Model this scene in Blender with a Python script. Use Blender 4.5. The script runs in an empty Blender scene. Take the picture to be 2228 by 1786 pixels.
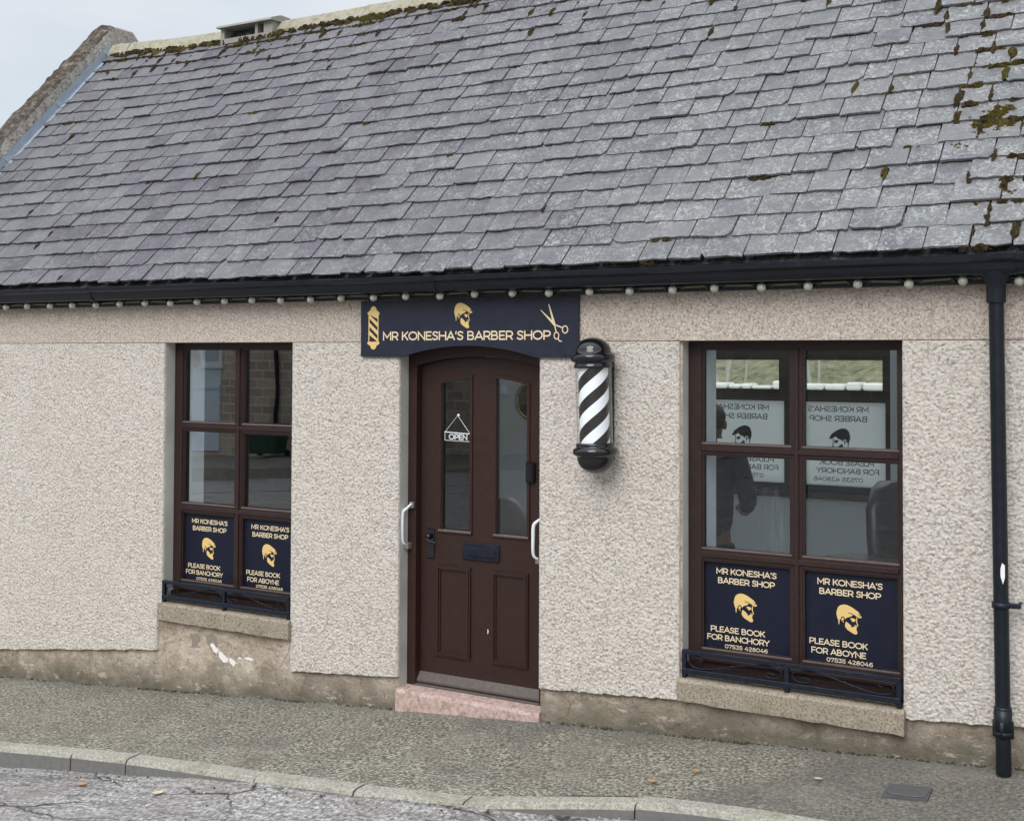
import bpy, math, random
import numpy as np
from mathutils import Matrix, Vector
random.seed(7)
SC = bpy.context.scene
COL = SC.collection
R = math.radians

# ------------------------------------------------------------------ camera, sky, sun
cam = bpy.data.objects.new('camera', bpy.data.cameras.new('camera'))
COL.objects.link(cam)
_r = Vector((0.85918098, 0.51165643, 0.00396617)); _u = Vector((0.01019217, -0.02486367, 0.99963889)); _f = Vector((-0.51157028, 0.8588303, 0.02657728))
m3 = Matrix((_r, _u, -_f)).transposed()
cam.matrix_world = Matrix.Translation((3.8438625, -6.13919772, 2.11787586)) @ m3.to_4x4()
cam.data.sensor_width = 36.0
cam.data.lens = 2700.0 / 2228.0 * 36.0
cam.data.shift_y = (706.658 - 893.0) / 2228.0
cam.data.clip_end = 2000
SC.camera = cam

SUN_EL, SUN_AZ = R(40), R(175)
W = bpy.data.worlds.new('World'); SC.world = W; W.use_nodes = True
nt = W.node_tree; nt.nodes.clear()
def wn(t, **k):
    n = nt.nodes.new(t)
    for a, b in k.items(): setattr(n, a, b)
    return n
sky = wn('ShaderNodeTexSky', sky_type='NISHITA', sun_disc=False, sun_elevation=SUN_EL, sun_rotation=SUN_AZ)
bg1 = wn('ShaderNodeBackground'); bg1.inputs[1].default_value = 0.10
bg2 = wn('ShaderNodeBackground'); bg2.inputs[1].default_value = 1.0
tc = wn('ShaderNodeTexCoord'); sep = wn('ShaderNodeSeparateXYZ')
nz = wn('ShaderNodeTexNoise'); nz.inputs['Scale'].default_value = 2.6; nz.inputs['Detail'].default_value = 5; nz.inputs['Roughness'].default_value = .5
mp = wn('ShaderNodeMapping'); mp.inputs['Scale'].default_value = (1, 1, 2.4); mp.inputs['Location'].default_value = (.35, .2, .1)
cr = wn('ShaderNodeValToRGB')
cr.color_ramp.elements[0].position = .38; cr.color_ramp.elements[0].color = (.70, .765, .825, 1)
cr.color_ramp.elements[1].position = .62; cr.color_ramp.elements[1].color = (.88, .90, .925, 1)
mr = wn('ShaderNodeMapRange'); mr.inputs['From Min'].default_value = .3; mr.inputs['From Max'].default_value = 1.0; mr.inputs['To Min'].default_value = .70; mr.inputs['To Max'].default_value = 1.75
mul = wn('ShaderNodeVectorMath', operation='SCALE')
mix = wn('ShaderNodeMixShader'); mix.inputs[0].default_value = .88
wo = wn('ShaderNodeOutputWorld')
L = nt.links.new
L(tc.outputs['Generated'], mp.inputs[0]); L(mp.outputs[0], nz.inputs['Vector']); L(nz.outputs['Fac'], cr.inputs[0])
L(tc.outputs['Generated'], sep.inputs[0]); L(sep.outputs['Z'], mr.inputs['Value'])
L(cr.outputs[0], mul.inputs[0]); L(mr.outputs[0], mul.inputs['Scale']); L(mul.outputs[0], bg2.inputs[0])
L(sky.outputs[0], bg1.inputs[0]); L(bg1.outputs[0], mix.inputs[1]); L(bg2.outputs[0], mix.inputs[2]); L(mix.outputs[0], wo.inputs[0])
sun = bpy.data.objects.new('sun', bpy.data.lights.new('sun', 'SUN')); COL.objects.link(sun)
sun.data.energy = 1.5; sun.data.angle = R(38); sun.data.color = (1, .975, .945)
_sd = Vector((.08, -.85, .72)).normalized()
sun.rotation_euler = _sd.to_track_quat('Z', 'Y').to_euler()
SC.view_settings.view_transform = 'Standard'; SC.view_settings.look = 'None'
SC.view_settings.exposure = 0.52; SC.view_settings.gamma = 1.0; SC.view_settings.use_curve_mapping = False

# ------------------------------------------------------------------ material helpers
class NT:
    def __init__(s, name):
        s.m = bpy.data.materials.new(name); s.m.use_nodes = True; s.t = s.m.node_tree
        s.b = s.t.nodes['Principled BSDF']; s.out = s.t.nodes['Material Output']
        s.tc = s.n('ShaderNodeTexCoord')
    def n(s, t, ins=None, **k):
        n = s.t.nodes.new(t)
        for a, b in k.items(): setattr(n, a, b)
        for a, b in (ins or {}).items():
            if hasattr(b, 'is_output') or isinstance(b, bpy.types.NodeSocket): s.t.links.new(b, n.inputs[a])
            else: n.inputs[a].default_value = b
        return n
    def link(s, a, b): s.t.links.new(a, b)
    def vec(s, scale=(1, 1, 1), loc=(0, 0, 0), rot=(0, 0, 0)):
        geo = s.n('ShaderNodeNewGeometry')
        return s.n('ShaderNodeMapping', {'Vector': geo.outputs['Position'], 'Scale': scale, 'Location': loc, 'Rotation': rot}).outputs[0]
    def noise(s, scale, detail=4, rough=.55, v=None, dist=0):
        return s.n('ShaderNodeTexNoise', {'Vector': v or s.vec(), 'Scale': scale, 'Detail': detail, 'Roughness': rough, 'Distortion': dist}).outputs['Fac']
    def vor(s, scale, v=None, feature='F1', out='Distance', rand=1):
        return s.n('ShaderNodeTexVoronoi', {'Vector': v or s.vec(), 'Scale': scale, 'Randomness': rand}, feature=feature).outputs[out]
    def ramp(s, fac, stops):
        r = s.n('ShaderNodeValToRGB', {0: fac}); e = r.color_ramp.elements
        while len(e) < len(stops): e.new(.5)
        for i, (p, c) in enumerate(stops):
            e[i].position = p; e[i].color = (c, c, c, 1) if isinstance(c, (int, float)) else (*c, 1)
        return r.outputs[0]
    def mix(s, fac, a, b, mode='MIX'):
        n = s.n('ShaderNodeMix', data_type='RGBA', blend_type=mode)
        for i, x in ((0, fac), (6, a), (7, b)):
            if isinstance(x, bpy.types.NodeSocket): s.link(x, n.inputs[i])
            elif isinstance(x, (int, float)): n.inputs[i].default_value = x if i == 0 else (x, x, x, 1)
            else: n.inputs[i].default_value = (*x, 1)
        return n.outputs[2]
    def math(s, op, a, b=0, c=None, clamp=False):
        n = s.n('ShaderNodeMath', operation=op); n.use_clamp = clamp
        for i, x in enumerate((a, b) if c is None else (a, b, c)):
            if isinstance(x, bpy.types.NodeSocket): s.link(x, n.inputs[i])
            else: n.inputs[i].default_value = x
        return n.outputs[0]
    def done(s, color=None, rough=None, bump=None, bs=.5, bd=.005, metal=None, spec=None):
        for key, x in (('Base Color', color), ('Roughness', rough), ('Metallic', metal), ('Specular IOR Level', spec)):
            if x is None: continue
            if isinstance(x, bpy.types.NodeSocket): s.link(x, s.b.inputs[key])
            elif isinstance(x, (tuple, list)): s.b.inputs[key].default_value = (*x, 1)
            else: s.b.inputs[key].default_value = x
        if bump is not None:
            bn = s.n('ShaderNodeBump', {'Height': bump, 'Strength': bs, 'Distance': bd}); s.link(bn.outputs[0], s.b.inputs['Normal'])
        return s.m

def paint(name, c, rough=.4, var=.15, scale=9, bump=0.0, metal=0, spec=.5, dust=0.0, dustc=(.3, .29, .27)):
    N = NT(name); f = N.noise(scale, 5)
    col = N.mix(f, tuple(x * (1 - var) for x in c), tuple(min(1, x * (1 + var)) for x in c))
    if dust: col = N.mix(N.ramp(N.noise(scale * 3.1, 6, .7), [(.5, 0), (.8, dust)]), col, dustc)
    rg = N.ramp(N.noise(scale * 2, 4), [(.3, rough * .8), (.7, min(1, rough * 1.2))])
    return N.done(col, rg, N.noise(scale * 20, 3) if bump else None, bump, .002, metal, spec)

MT = {}
# roughcast wall: real geometry carries the relief; colour only varies with weathering
N = NT('roughcast')
f1 = N.noise(1.3, 4); f3 = N.noise(4.5, 5, .6)
c = N.mix(f1, (.595, .54, .482), (.645, .605, .555))
vc = N.n('ShaderNodeTexVoronoi', {'Vector': N.vec(), 'Scale': 100.0}).outputs['Color']
vb = N.n('ShaderNodeSeparateXYZ', {0: vc}).outputs[0]
c = N.mix(N.ramp(vb, [(.0, .62), (.28, .25), (.45, 0)]), c, (.20, .175, .15))
c = N.mix(N.ramp(vb, [(.75, 0), (1, .5)]), c, (.70, .67, .61))
c = N.mix(N.ramp(f3, [(.55, 0), (.8, .45)]), c, (.53, .455, .41))
c = N.mix(N.ramp(N.noise(1.1, 4, .6, N.vec((1, 1, .6))), [(.58, 0), (.72, .35)]), c, (.68, .66, .62))
MT['roughcast'] = N.done(c, .95, N.noise(190, 4, .7), .9, .006, spec=.2)
# pinkish rough granite lintel band
N = NT('granite')
f = N.noise(85, 3, .75); g = N.noise(45, 2)
c = N.ramp(f, [(.3, (.14, .12, .10)), (.44, (.41, .355, .305)), (.58, (.575, .505, .44)), (.72, (.78, .72, .65))])
c = N.mix(N.ramp(N.noise(1.4, 3), [(.35, 0), (.65, 1)]), c, N.mix(.2, c, (.48, .37, .32)))
c = N.mix(N.ramp(g, [(.58, 0), (.75, .35)]), c, (.28, .22, .19))
MT['granite'] = N.done(c, .9, f, .9, .006, spec=.25)
N = NT('sill_stone')
f = N.noise(85, 3, .75)
c = N.ramp(f, [(.32, (.10, .085, .06)), (.47, (.31, .265, .21)), (.65, (.40, .35, .28)), (.85, (.58, .53, .44))])
c = N.mix(N.ramp(N.noise(5, 6, .7), [(.52, 0), (.75, .6)]), c, (.15, .145, .09))
MT['sill'] = N.done(c, .92, f, .9, .006, spec=.2)
# smooth cement base course with stains and old paint
N = NT('base_plaster')
geo = N.n('ShaderNodeNewGeometry'); sx = N.n('ShaderNodeSeparateXYZ', {0: geo.outputs['Position']})
hgt = N.math('SUBTRACT', sx.outputs[2], N.math('MULTIPLY_ADD', sx.outputs[0], .078, .035))
f = N.noise(5, 6, .65); f2 = N.noise(34, 5, .7)
c = N.ramp(f, [(.3, (.33, .27, .20)), (.46, (.52, .435, .345)), (.66, (.64, .555, .47))])
c = N.mix(N.ramp(N.noise(2.2, 6, .7), [(.48, 0), (.6, .5)]), c, N.mix(f2, (.16, .135, .09), (.33, .28, .205)))
c = N.mix(N.ramp(N.math('ADD', hgt, N.math('MULTIPLY', N.noise(4, 5, .7), .34)), [(.18, .92), (.28, .5), (.40, 0)]), c, N.mix(f2, (.06, .058, .04), (.20, .18, .135)))
c = N.mix(N.ramp(N.noise(16, 7, .8, N.vec((.6, 1, 1.9))), [(.50, 0), (.60, .45)]), c, (.25, .21, .16))
c = N.mix(N.ramp(f2, [(.54, 0), (.66, .7)]), c, (.13, .105, .08))
c = N.mix(N.ramp(N.noise(11, 6, .75, N.vec((.7, 1, 1.6), (3, 1, 5))), [(.56, 0), (.66, .6)]), c, (.68, .60, .51))
cv = N.n('ShaderNodeTexNoise', {'Vector': N.vec(), 'Scale': 6.0, 'Detail': 3.0}).outputs['Color']
wv = N.n('ShaderNodeVectorMath', {0: N.vec((1, 1, 1)), 1: N.n('ShaderNodeVectorMath', {0: cv, 'Scale': .22}, operation='SCALE').outputs[0]}, operation='ADD').outputs[0]
crk = N.vor(2.3, wv, 'DISTANCE_TO_EDGE')
c = N.mix(N.math('MULTIPLY', N.ramp(crk, [(.002, .6), (.008, 0)]), N.ramp(N.noise(1.8, 2), [(.45, 0), (.6, 1)])), c, (.07, .055, .045))
MT['base'] = N.done(c, .9, N.noise(22, 7, .78), .9, .02, spec=.2)
MT['flake'] = paint('old_white_paint', (.78, .77, .75), .7, .1, 40, .5)
MT['patch'] = paint('grey_cement', (.27, .225, .19), .9, .2, 30, .5)
MT['reveal'] = paint('grey_cement_reveal', (.47, .46, .43), .85, .25, 6, .4)
MT['room'] = paint('room_paint', (.80, .83, .86), .7, .05, 3)
MT['room_shade'] = paint('room_shade_tone', (.05, .055, .06), .7, .05, 3)  # near-black tone standing in for the shade of an unlit room
MT['floor'] = paint('vinyl_floor', (.30, .29, .28), .5, .2, 6)
# slate: a tint value per slate plus lichen
N = NT('slate')
at = N.n('ShaderNodeAttribute', attribute_name='tint', attribute_type='GEOMETRY')
tv = at.outputs['Fac']
c = N.ramp(tv, [(0, (.060, .055, .070)), (.25, (.092, .085, .105)), (.5, (.112, .111, .125)), (.75, (.126, .130, .132)), (1, (.160, .154, .163))])
v = N.n('ShaderNodeVectorMath', {0: N.vec(), 1: N.n('ShaderNodeCombineXYZ', {0: N.math('MULTIPLY', tv, 37.0), 1: N.math('MULTIPLY', tv, 53.0)}).outputs[0]}, operation='ADD').outputs[0]
c = N.mix(N.ramp(N.noise(9, 5, .6, v), [(.3, 0), (.75, .55)]), c, N.mix(.5, c, (.07, .062, .08)))
sxs = N.n('ShaderNodeSeparateXYZ', {0: N.n('ShaderNodeNewGeometry').outputs['Position']})
lich = N.ramp(N.math('ADD', N.math('MULTIPLY', sxs.outputs[0], .10), N.noise(.9, 4, .6)), [(.15, .35), (.75, 1)])
li = N.noise(30, 7, .78, v, 1.6); lp = N.ramp(N.noise(6, 3, .5, v), [(.35, .2), (.58, 1)])
film = N.ramp(N.noise(13, 5, .7, v), [(.40, 0), (.62, .45)])
c = N.mix(N.math('MULTIPLY', film, lich), c, (.185, .19, .20))
c = N.mix(N.math('MULTIPLY', N.math('MULTIPLY', N.ramp(li, [(.50, 0), (.58, .85)]), lp), lich), c, (.36, .375, .365))
c = N.mix(N.math('MULTIPLY', N.ramp(N.noise(22, 5, .7, v), [(.58, 0), (.68, .55)]), lp), c, (.27, .265, .195))
MT['slate'] = N.done(c, N.ramp(li, [(.3, .5), (.7, .8)]), N.noise(18, 7, .7, N.vec((.7, 1.4, 1.4))), .55, .014, spec=.45)
N = NT('moss')
f = N.noise(45, 5, .7)
c = N.ramp(f, [(.3, (.018, .014, .008)), (.5, (.055, .04, .022)), (.7, (.10, .075, .04))])
c = N.mix(N.ramp(N.noise(2.4, 2), [(.52, 0), (.66, .7)]), c, N.mix(f, (.05, .045, .012), (.14, .12, .03)))
MT['moss'] = N.done(c, 1, N.noise(190, 4, .7), 1, .01, spec=.05)
N = NT('moss_green')
MT['moss_green'] = N.done(N.ramp(N.noise(60, 5, .7), [(.3, (.04, .032, .01)), (.5, (.115, .092, .024)), (.75, (.21, .175, .05))]), 1, N.noise(200, 4, .7), 1, .012, spec=.05)
N = NT('skew_stone')
f = N.noise(38, 6, .75)
c = N.ramp(f, [(.32, (.07, .06, .05)), (.46, (.33, .305, .28)), (.68, (.55, .52, .48))])
MT['skew'] = N.done(c, .95, f, 1, .018, spec=.2)
N = NT('skew_top')
f = N.noise(16, 7, .75)
c = N.ramp(f, [(.3, (.035, .029, .024)), (.48, (.10, .082, .068)), (.56, (.17, .152, .132)), (.68, (.38, .365, .34))])
MT['skewtop'] = N.done(c, .98, N.noise(60, 6, .75), 1, .02, spec=.1)
N = NT('ridge_stone')
f = N.noise(9, 6, .7)
c = N.ramp(f, [(.3, (.19, .185, .16)), (.45, (.33, .305, .215)), (.56, (.35, .34, .285)), (.72, (.26, .27, .255))])
c = N.mix(N.ramp(N.noise(24, 5, .75), [(.52, 0), (.66, .7)]), c, (.15, .135, .10))
MT['ridge'] = N.done(c, .9, N.noise(70, 5, .7), .6, .008, spec=.2)
MT['lead'] = paint('lead_flashing', (.30, .35, .42), .45, .22, 7, .3, metal=.25, dust=.4, dustc=(.42, .46, .52))
MT['black'] = paint('black_gutter_paint', (.007, .010, .015), .36, .3, 9, .15, spec=.3, dust=.25, dustc=(.035, .042, .05))
MT['gloss'] = paint('gloss_black', (.006, .007, .009), .12, .2, 5, 0, spec=.6)
MT['iron'] = paint('wrought_iron', (.007, .010, .020), .42, .35, 20, .3, spec=.3, dust=.4, dustc=(.06, .065, .075))
MT['brown'] = paint('brown_paint', (.031, .0145, .0115), .42, .16, 14, .12, spec=.33, dust=.14, dustc=(.085, .055, .045))
MT['brownw'] = paint('brown_frame', (.027, .0145, .0132), .42, .2, 18, .12, spec=.33, dust=.2, dustc=(.10, .065, .055))
MT['bead_highlight'] = paint('bead_and_highlight', (.13, .105, .10), .5, .4, 25, .1)  # paler tone for the highlight drawn along pane bottoms
MT['weather'] = paint('worn_weatherboard', (.085, .07, .062), .6, .35, 26, .4, dust=.5, dustc=(.24, .20, .17))
MT['navy'] = paint('navy_sign', (.0125, .0165, .032), .45, .12, 8, 0, spec=.4)
MT['navyv'] = paint('navy_vinyl', (.007, .0095, .022), .5, .12, 8, 0, spec=.25)
MT['gold'] = paint('gold_vinyl', (.70, .50, .20), .5, .06, 30, 0, spec=.3)
MT['goldl'] = paint('pale_gold_vinyl', (.74, .61, .40), .5, .06, 30, 0, spec=.3)
MT['white'] = paint('white_plastic', (.72, .73, .74), .35, .06, 12)
MT['stripew'] = paint('stripe_white', (.86, .89, .93), .35, .03, 6)
MT['stripek'] = paint('stripe_black', (.022, .017, .017), .4, .1, 6)
MT['black_flat'] = paint('black_plate', (.008, .008, .010), .5, .2, 6)
MT['steel'] = paint('galvanised', (.22, .22, .215), .5, .3, 30, .3, metal=.4)
MT['cover'] = paint('iron_cover', (.085, .085, .088), .7, .3, 40, .7)
MT['brass'] = paint('brass_rim', (.42, .30, .12), .25, .2, 10, 0, metal=.9)
MT['chair'] = paint('black_leather', (.016, .016, .017), .35, .2, 8, .2)
MT['taupe'] = paint('taupe_leather', (.15, .13, .115), .5, .2, 8, .2)
MT['wood'] = paint('dark_wood', (.045, .026, .018), .4, .3, 8)
MT['navy_cloth'] = paint('navy_cloth', (.015, .018, .032), .9, .3, 15, .3)
MT['dark_trousers'] = paint('dark_trousers', (.018, .018, .02), .9, .3, 15, .3)
MT['skin'] = paint('skin', (.19, .095, .06), .55, .1, 12)
MT['hair'] = paint('black_hair', (.007, .006, .006), .6, .3, 30, .4)
MT['mirrorglass'] = paint('mirror_glass', (.6, .62, .64), .05, .02, 3, 0, metal=1)
MT['blackframe'] = paint('dark_window_frame', (.018, .02, .022), .5, .2, 9)
MT['winewood'] = paint('back_window_sill', (.05, .035, .033), .5, .2, 9)
N = NT('red_step')
f = N.noise(30, 6, .7)
c = N.ramp(f, [(.3, (.25, .17, .145)), (.48, (.46, .335, .295)), (.7, (.60, .475, .43))])
c = N.mix(N.ramp(N.noise(75, 5, .7), [(.57, 0), (.7, .75)]), c, (.10, .065, .055))
MT['step'] = N.done(c, .88, N.noise(60, 6, .7), .6, .01, spec=.3)
# thin window glass: mirror reflection over a clear pane, so daylight still enters
def glass(name, tint, k=4.8, base=.032):
    N = NT(name)
    g_ = N.n('ShaderNodeNewGeometry'); dt = N.n('ShaderNodeVectorMath', {0: g_.outputs['Normal'], 1: g_.outputs['Incoming']}, operation='DOT_PRODUCT').outputs['Value']
    fac = N.math('MULTIPLY_ADD', N.math('POWER', N.math('SUBTRACT', 1.0, N.math('ABSOLUTE', dt)), 3.0), k, base, clamp=True)
    gl = N.n('ShaderNodeBsdfGlossy', {'Roughness': 0.004, 'Color': (.95, .97, 1, 1)})
    tr = N.n('ShaderNodeBsdfTransparent', {'Color': (*tint, 1)})
    bn = N.n('ShaderNodeBump', {'Height': N.noise(1.6, 2), 'Strength': .03, 'Distance': .02}); N.link(bn.outputs[0], gl.inputs['Normal'])
    ms = N.n('ShaderNodeMixShader', {0: fac, 1: tr.outputs[0], 2: gl.outputs[0]})
    N.link(ms.outputs[0], N.out.inputs[0]); return N.m
MT['glass'] = glass('window_glass', (.95, .975, .975))
MT['tube'] = glass('clear_tube', (.99, .995, 1.0), .8, .02)
N = NT('misted_glass')
N2 = N.noise(46, 5, .75, N.vec((1, 1, .10)))
tr = N.n('ShaderNodeBsdfTransparent'); df = N.n('ShaderNodeBsdfDiffuse', {'Color': (.55, .58, .62, 1)})
ms = N.n('ShaderNodeMixShader', {0: N.ramp(N2, [(.50, .0), (.70, .07)]), 1: tr.outputs[0], 2: df.outputs[0]}); N.link(ms.outputs[0], N.out.inputs[0]); MT['mist'] = N.m
N = NT('bulb_glass')
gl = N.done((.93, .95, .80), .03, spec=.8); N.b.inputs['Transmission Weight'].default_value = .62; MT['bulb'] = gl
MT['cable'] = paint('cable', (.022, .026, .024), .45, .3, 20)
MT['cablet'] = paint('cable_sleeve', (.10, .105, .075), .4, .3, 20)
N = NT('white_poster')   # translucent vinyl on the back window: daylight shines through it
df = N.n('ShaderNodeBsdfDiffuse', {'Color': (.86, .88, .88, 1)}); tl = N.n('ShaderNodeBsdfTranslucent', {'Color': (.95, .96, .955, 1)})
ms = N.n('ShaderNodeMixShader', {0: .7, 1: df.outputs[0], 2: tl.outputs[0]}); N.link(ms.outputs[0], N.out.inputs[0]); MT['poster'] = N.m
MT['ink'] = paint('dark_ink', (.03, .035, .05), .6, .1, 8)
# ground materials
def pave(name, cols, scale, patchcol=None, bumpd=.006, spec=.2, tint=None):
    N = NT(name); f = N.noise(scale, 3, .7); g = N.noise(scale * .45, 3, .7)
    c = N.ramp(f, cols)
    if tint: c = N.mix(N.ramp(N.noise(1.5, 5, .6), [(.35, 0), (.68, .75)]), c, N.mix(.5, c, tint))
    if patchcol:
        geo = N.n('ShaderNodeNewGeometry'); sx = N.n('ShaderNodeSeparateXYZ', {0: geo.outputs['Position']})
        e = N.math('ADD', N.math('MULTIPLY_ADD', sx.outputs[1], -.55, sx.outputs[0]), N.math('MULTIPLY', N.noise(3, 4), .5))
        c = N.mix(N.ramp(N.math('MULTIPLY_ADD', e, .25, -.05), [(.52, 0), (.56, .65)]), c, N.mix(f, patchcol[0], patchcol[1]))
        ed = N.math('ADD', sx.outputs[1], N.math('MULTIPLY', N.noise(7, 5, .7), .10))
        c = N.mix(N.ramp(N.math('ADD', ed, .5), [(.40, 0), (.535, .55)]), c, N.mix(f, (.10, .10, .085), (.22, .21, .19)))
    c = N.mix(N.ramp(N.noise(3.1, 6, .7), [(.5, 0), (.66, .5)]), c, N.mix(f, (.05, .047, .04), (.23, .22, .2)))
    c = N.mix(N.ramp(N.noise(1.9, 6, .7, N.vec(loc=(4, 7, 2))), [(.52, 0), (.68, .4)]), c, N.mix(f, (.16, .14, .10), (.50, .47, .39)))
    c = N.mix(N.ramp(N.vor(38), [(.06, .8), (.13, 0)]), c, (.42, .40, .36))
    return N, c, f
N, c, f = pave('pavement', [(.34, (.036, .032, .025)), (.45, (.155, .145, .115)), (.54, (.28, .266, .22)), (.66, (.56, .54, .475))], 60, ((.055, .05, .045), (.21, .20, .18)), tint=(.17, .14, .11))
MT['pavement'] = N.done(c, .95, f, 1.0, .014, spec=.15)
N, c, f = pave('road', [(.34, (.04, .038, .038)), (.44, (.18, .175, .175)), (.54, (.34, .335, .33)), (.64, (.62, .61, .60))], 46, tint=(.16, .11, .105))
c = N.mix(.15, c, (.40, .39, .375)); st = N.noise(3.4, 7, .75, N.vec((.55, 2.4, 1), rot=(0, 0, R(-10))), 1.2)
c = N.mix(N.ramp(st, [(.49, 0), (.60, .7)]), c, N.mix(f, (.03, .028, .027), (.18, .168, .16)))
cvr = N.n('ShaderNodeTexNoise', {'Vector': N.vec(), 'Scale': 5.0, 'Detail': 4.0}).outputs['Color']
wv = N.n('ShaderNodeVectorMath', {0: N.vec((.8, 1.9, 1)), 1: N.n('ShaderNodeVectorMath', {0: cvr, 'Scale': .35}, operation='SCALE').outputs[0]}, operation='ADD').outputs[0]
crk = N.vor(1.15, wv, 'DISTANCE_TO_EDGE')
c = N.mix(N.math('MULTIPLY', N.ramp(crk, [(.004, .9), (.02, 0)]), N.ramp(N.noise(1.7, 3, .6), [(.42, 0), (.55, 1)])), c, (.018, .016, .015))
MT['road'] = N.done(c, .85, N.math('ADD', N.math('MULTIPLY', f, .5), N.ramp(crk, [(0, .6), (.03, 1)])), .9, .014, spec=.3)
N = NT('kerb_stone'); f = N.noise(75, 4, .75)
c = N.ramp(f, [(.28, (.13, .122, .10)), (.5, (.335, .32, .275)), (.72, (.54, .52, .455))])
c = N.mix(N.ramp(N.noise(5, 6, .7), [(.5, 0), (.7, .5)]), c, (.15, .15, .09))
MT['kerb'] = N.done(c, .92, f, .8, .006, spec=.2)
MT['kerbface'] = paint('kerb_face', (.15, .148, .14), .9, .35, 30, .7)
N = NT('grass'); MT['grass'] = N.done(N.ramp(N.noise(3, 6, .7), [(.3, (.045, .05, .018)), (.5, (.10, .11, .04)), (.7, (.17, .165, .07))]), 1, N.noise(20, 6), .8, .05, spec=.1)
N = NT('bank'); MT['bank'] = N.done(N.ramp(N.noise(2.2, 7, .75), [(.32, (.05, .055, .03)), (.48, (.15, .145, .085)), (.62, (.23, .21, .14)), (.75, (.34, .31, .22))]), 1, N.noise(8, 6), .8, .05, spec=.1)
N = NT('rubble')
br = N.n('ShaderNodeTexBrick', {'Vector': N.n('ShaderNodeCombineXYZ', {0: N.n('ShaderNodeSeparateXYZ', {0: N.vec()}).outputs[0], 1: N.n('ShaderNodeSeparateXYZ', {0: N.vec()}).outputs[2]}).outputs[0], 'Scale': 1.0, 'Color1': (.62, .51, .39, 1), 'Color2': (.36, .275, .21, 1), 'Mortar': (.75, .7, .62, 1), 'Mortar Size': .02, 'Brick Width': .55, 'Row Height': .28})
MT['rubble'] = N.done(N.mix(N.noise(7, 5), br.outputs[0], N.mix(.5, br.outputs[0], (.48, .40, .3))), .95, N.noise(12, 5), .7, .03)
MT['garden_wall'] = paint('garden_wall', (.55, .54, .49), .95, .35, 4, .6)
MT['bark'] = paint('pale_bark', (.38, .36, .31), .9, .3, 9, .6)
MT['bin'] = paint('green_bin', (.012, .05, .03), .5, .2, 5)
MT['leafg'] = paint('tree_leaf', (.09, .11, .035), .8, .5, 2)
MT['leafdead'] = paint('dead_leaf', (.42, .24, .10), .8, .35, 60)
MT['leafpale'] = paint('pale_leaf', (.55, .47, .33), .8, .3, 60)
MT['render_pale'] = paint('pale_render', (.42, .40, .37), .9, .15, 2)
MT['bluepale'] = paint('pale_blue_paint', (.62, .70, .78), .6, .12, 2)
MT['bluepane'] = paint('far_pane', (.40, .47, .53), .1, .1, 2)
MT['bounce_pale'] = paint('bounce_concrete', (.6, .59, .57), .9, .15, 3)  # pale tone for the added ground that bounces light
MT['yellow'] = paint('yellow_paint', (.45, .33, .04), .5, .1, 9)

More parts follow.
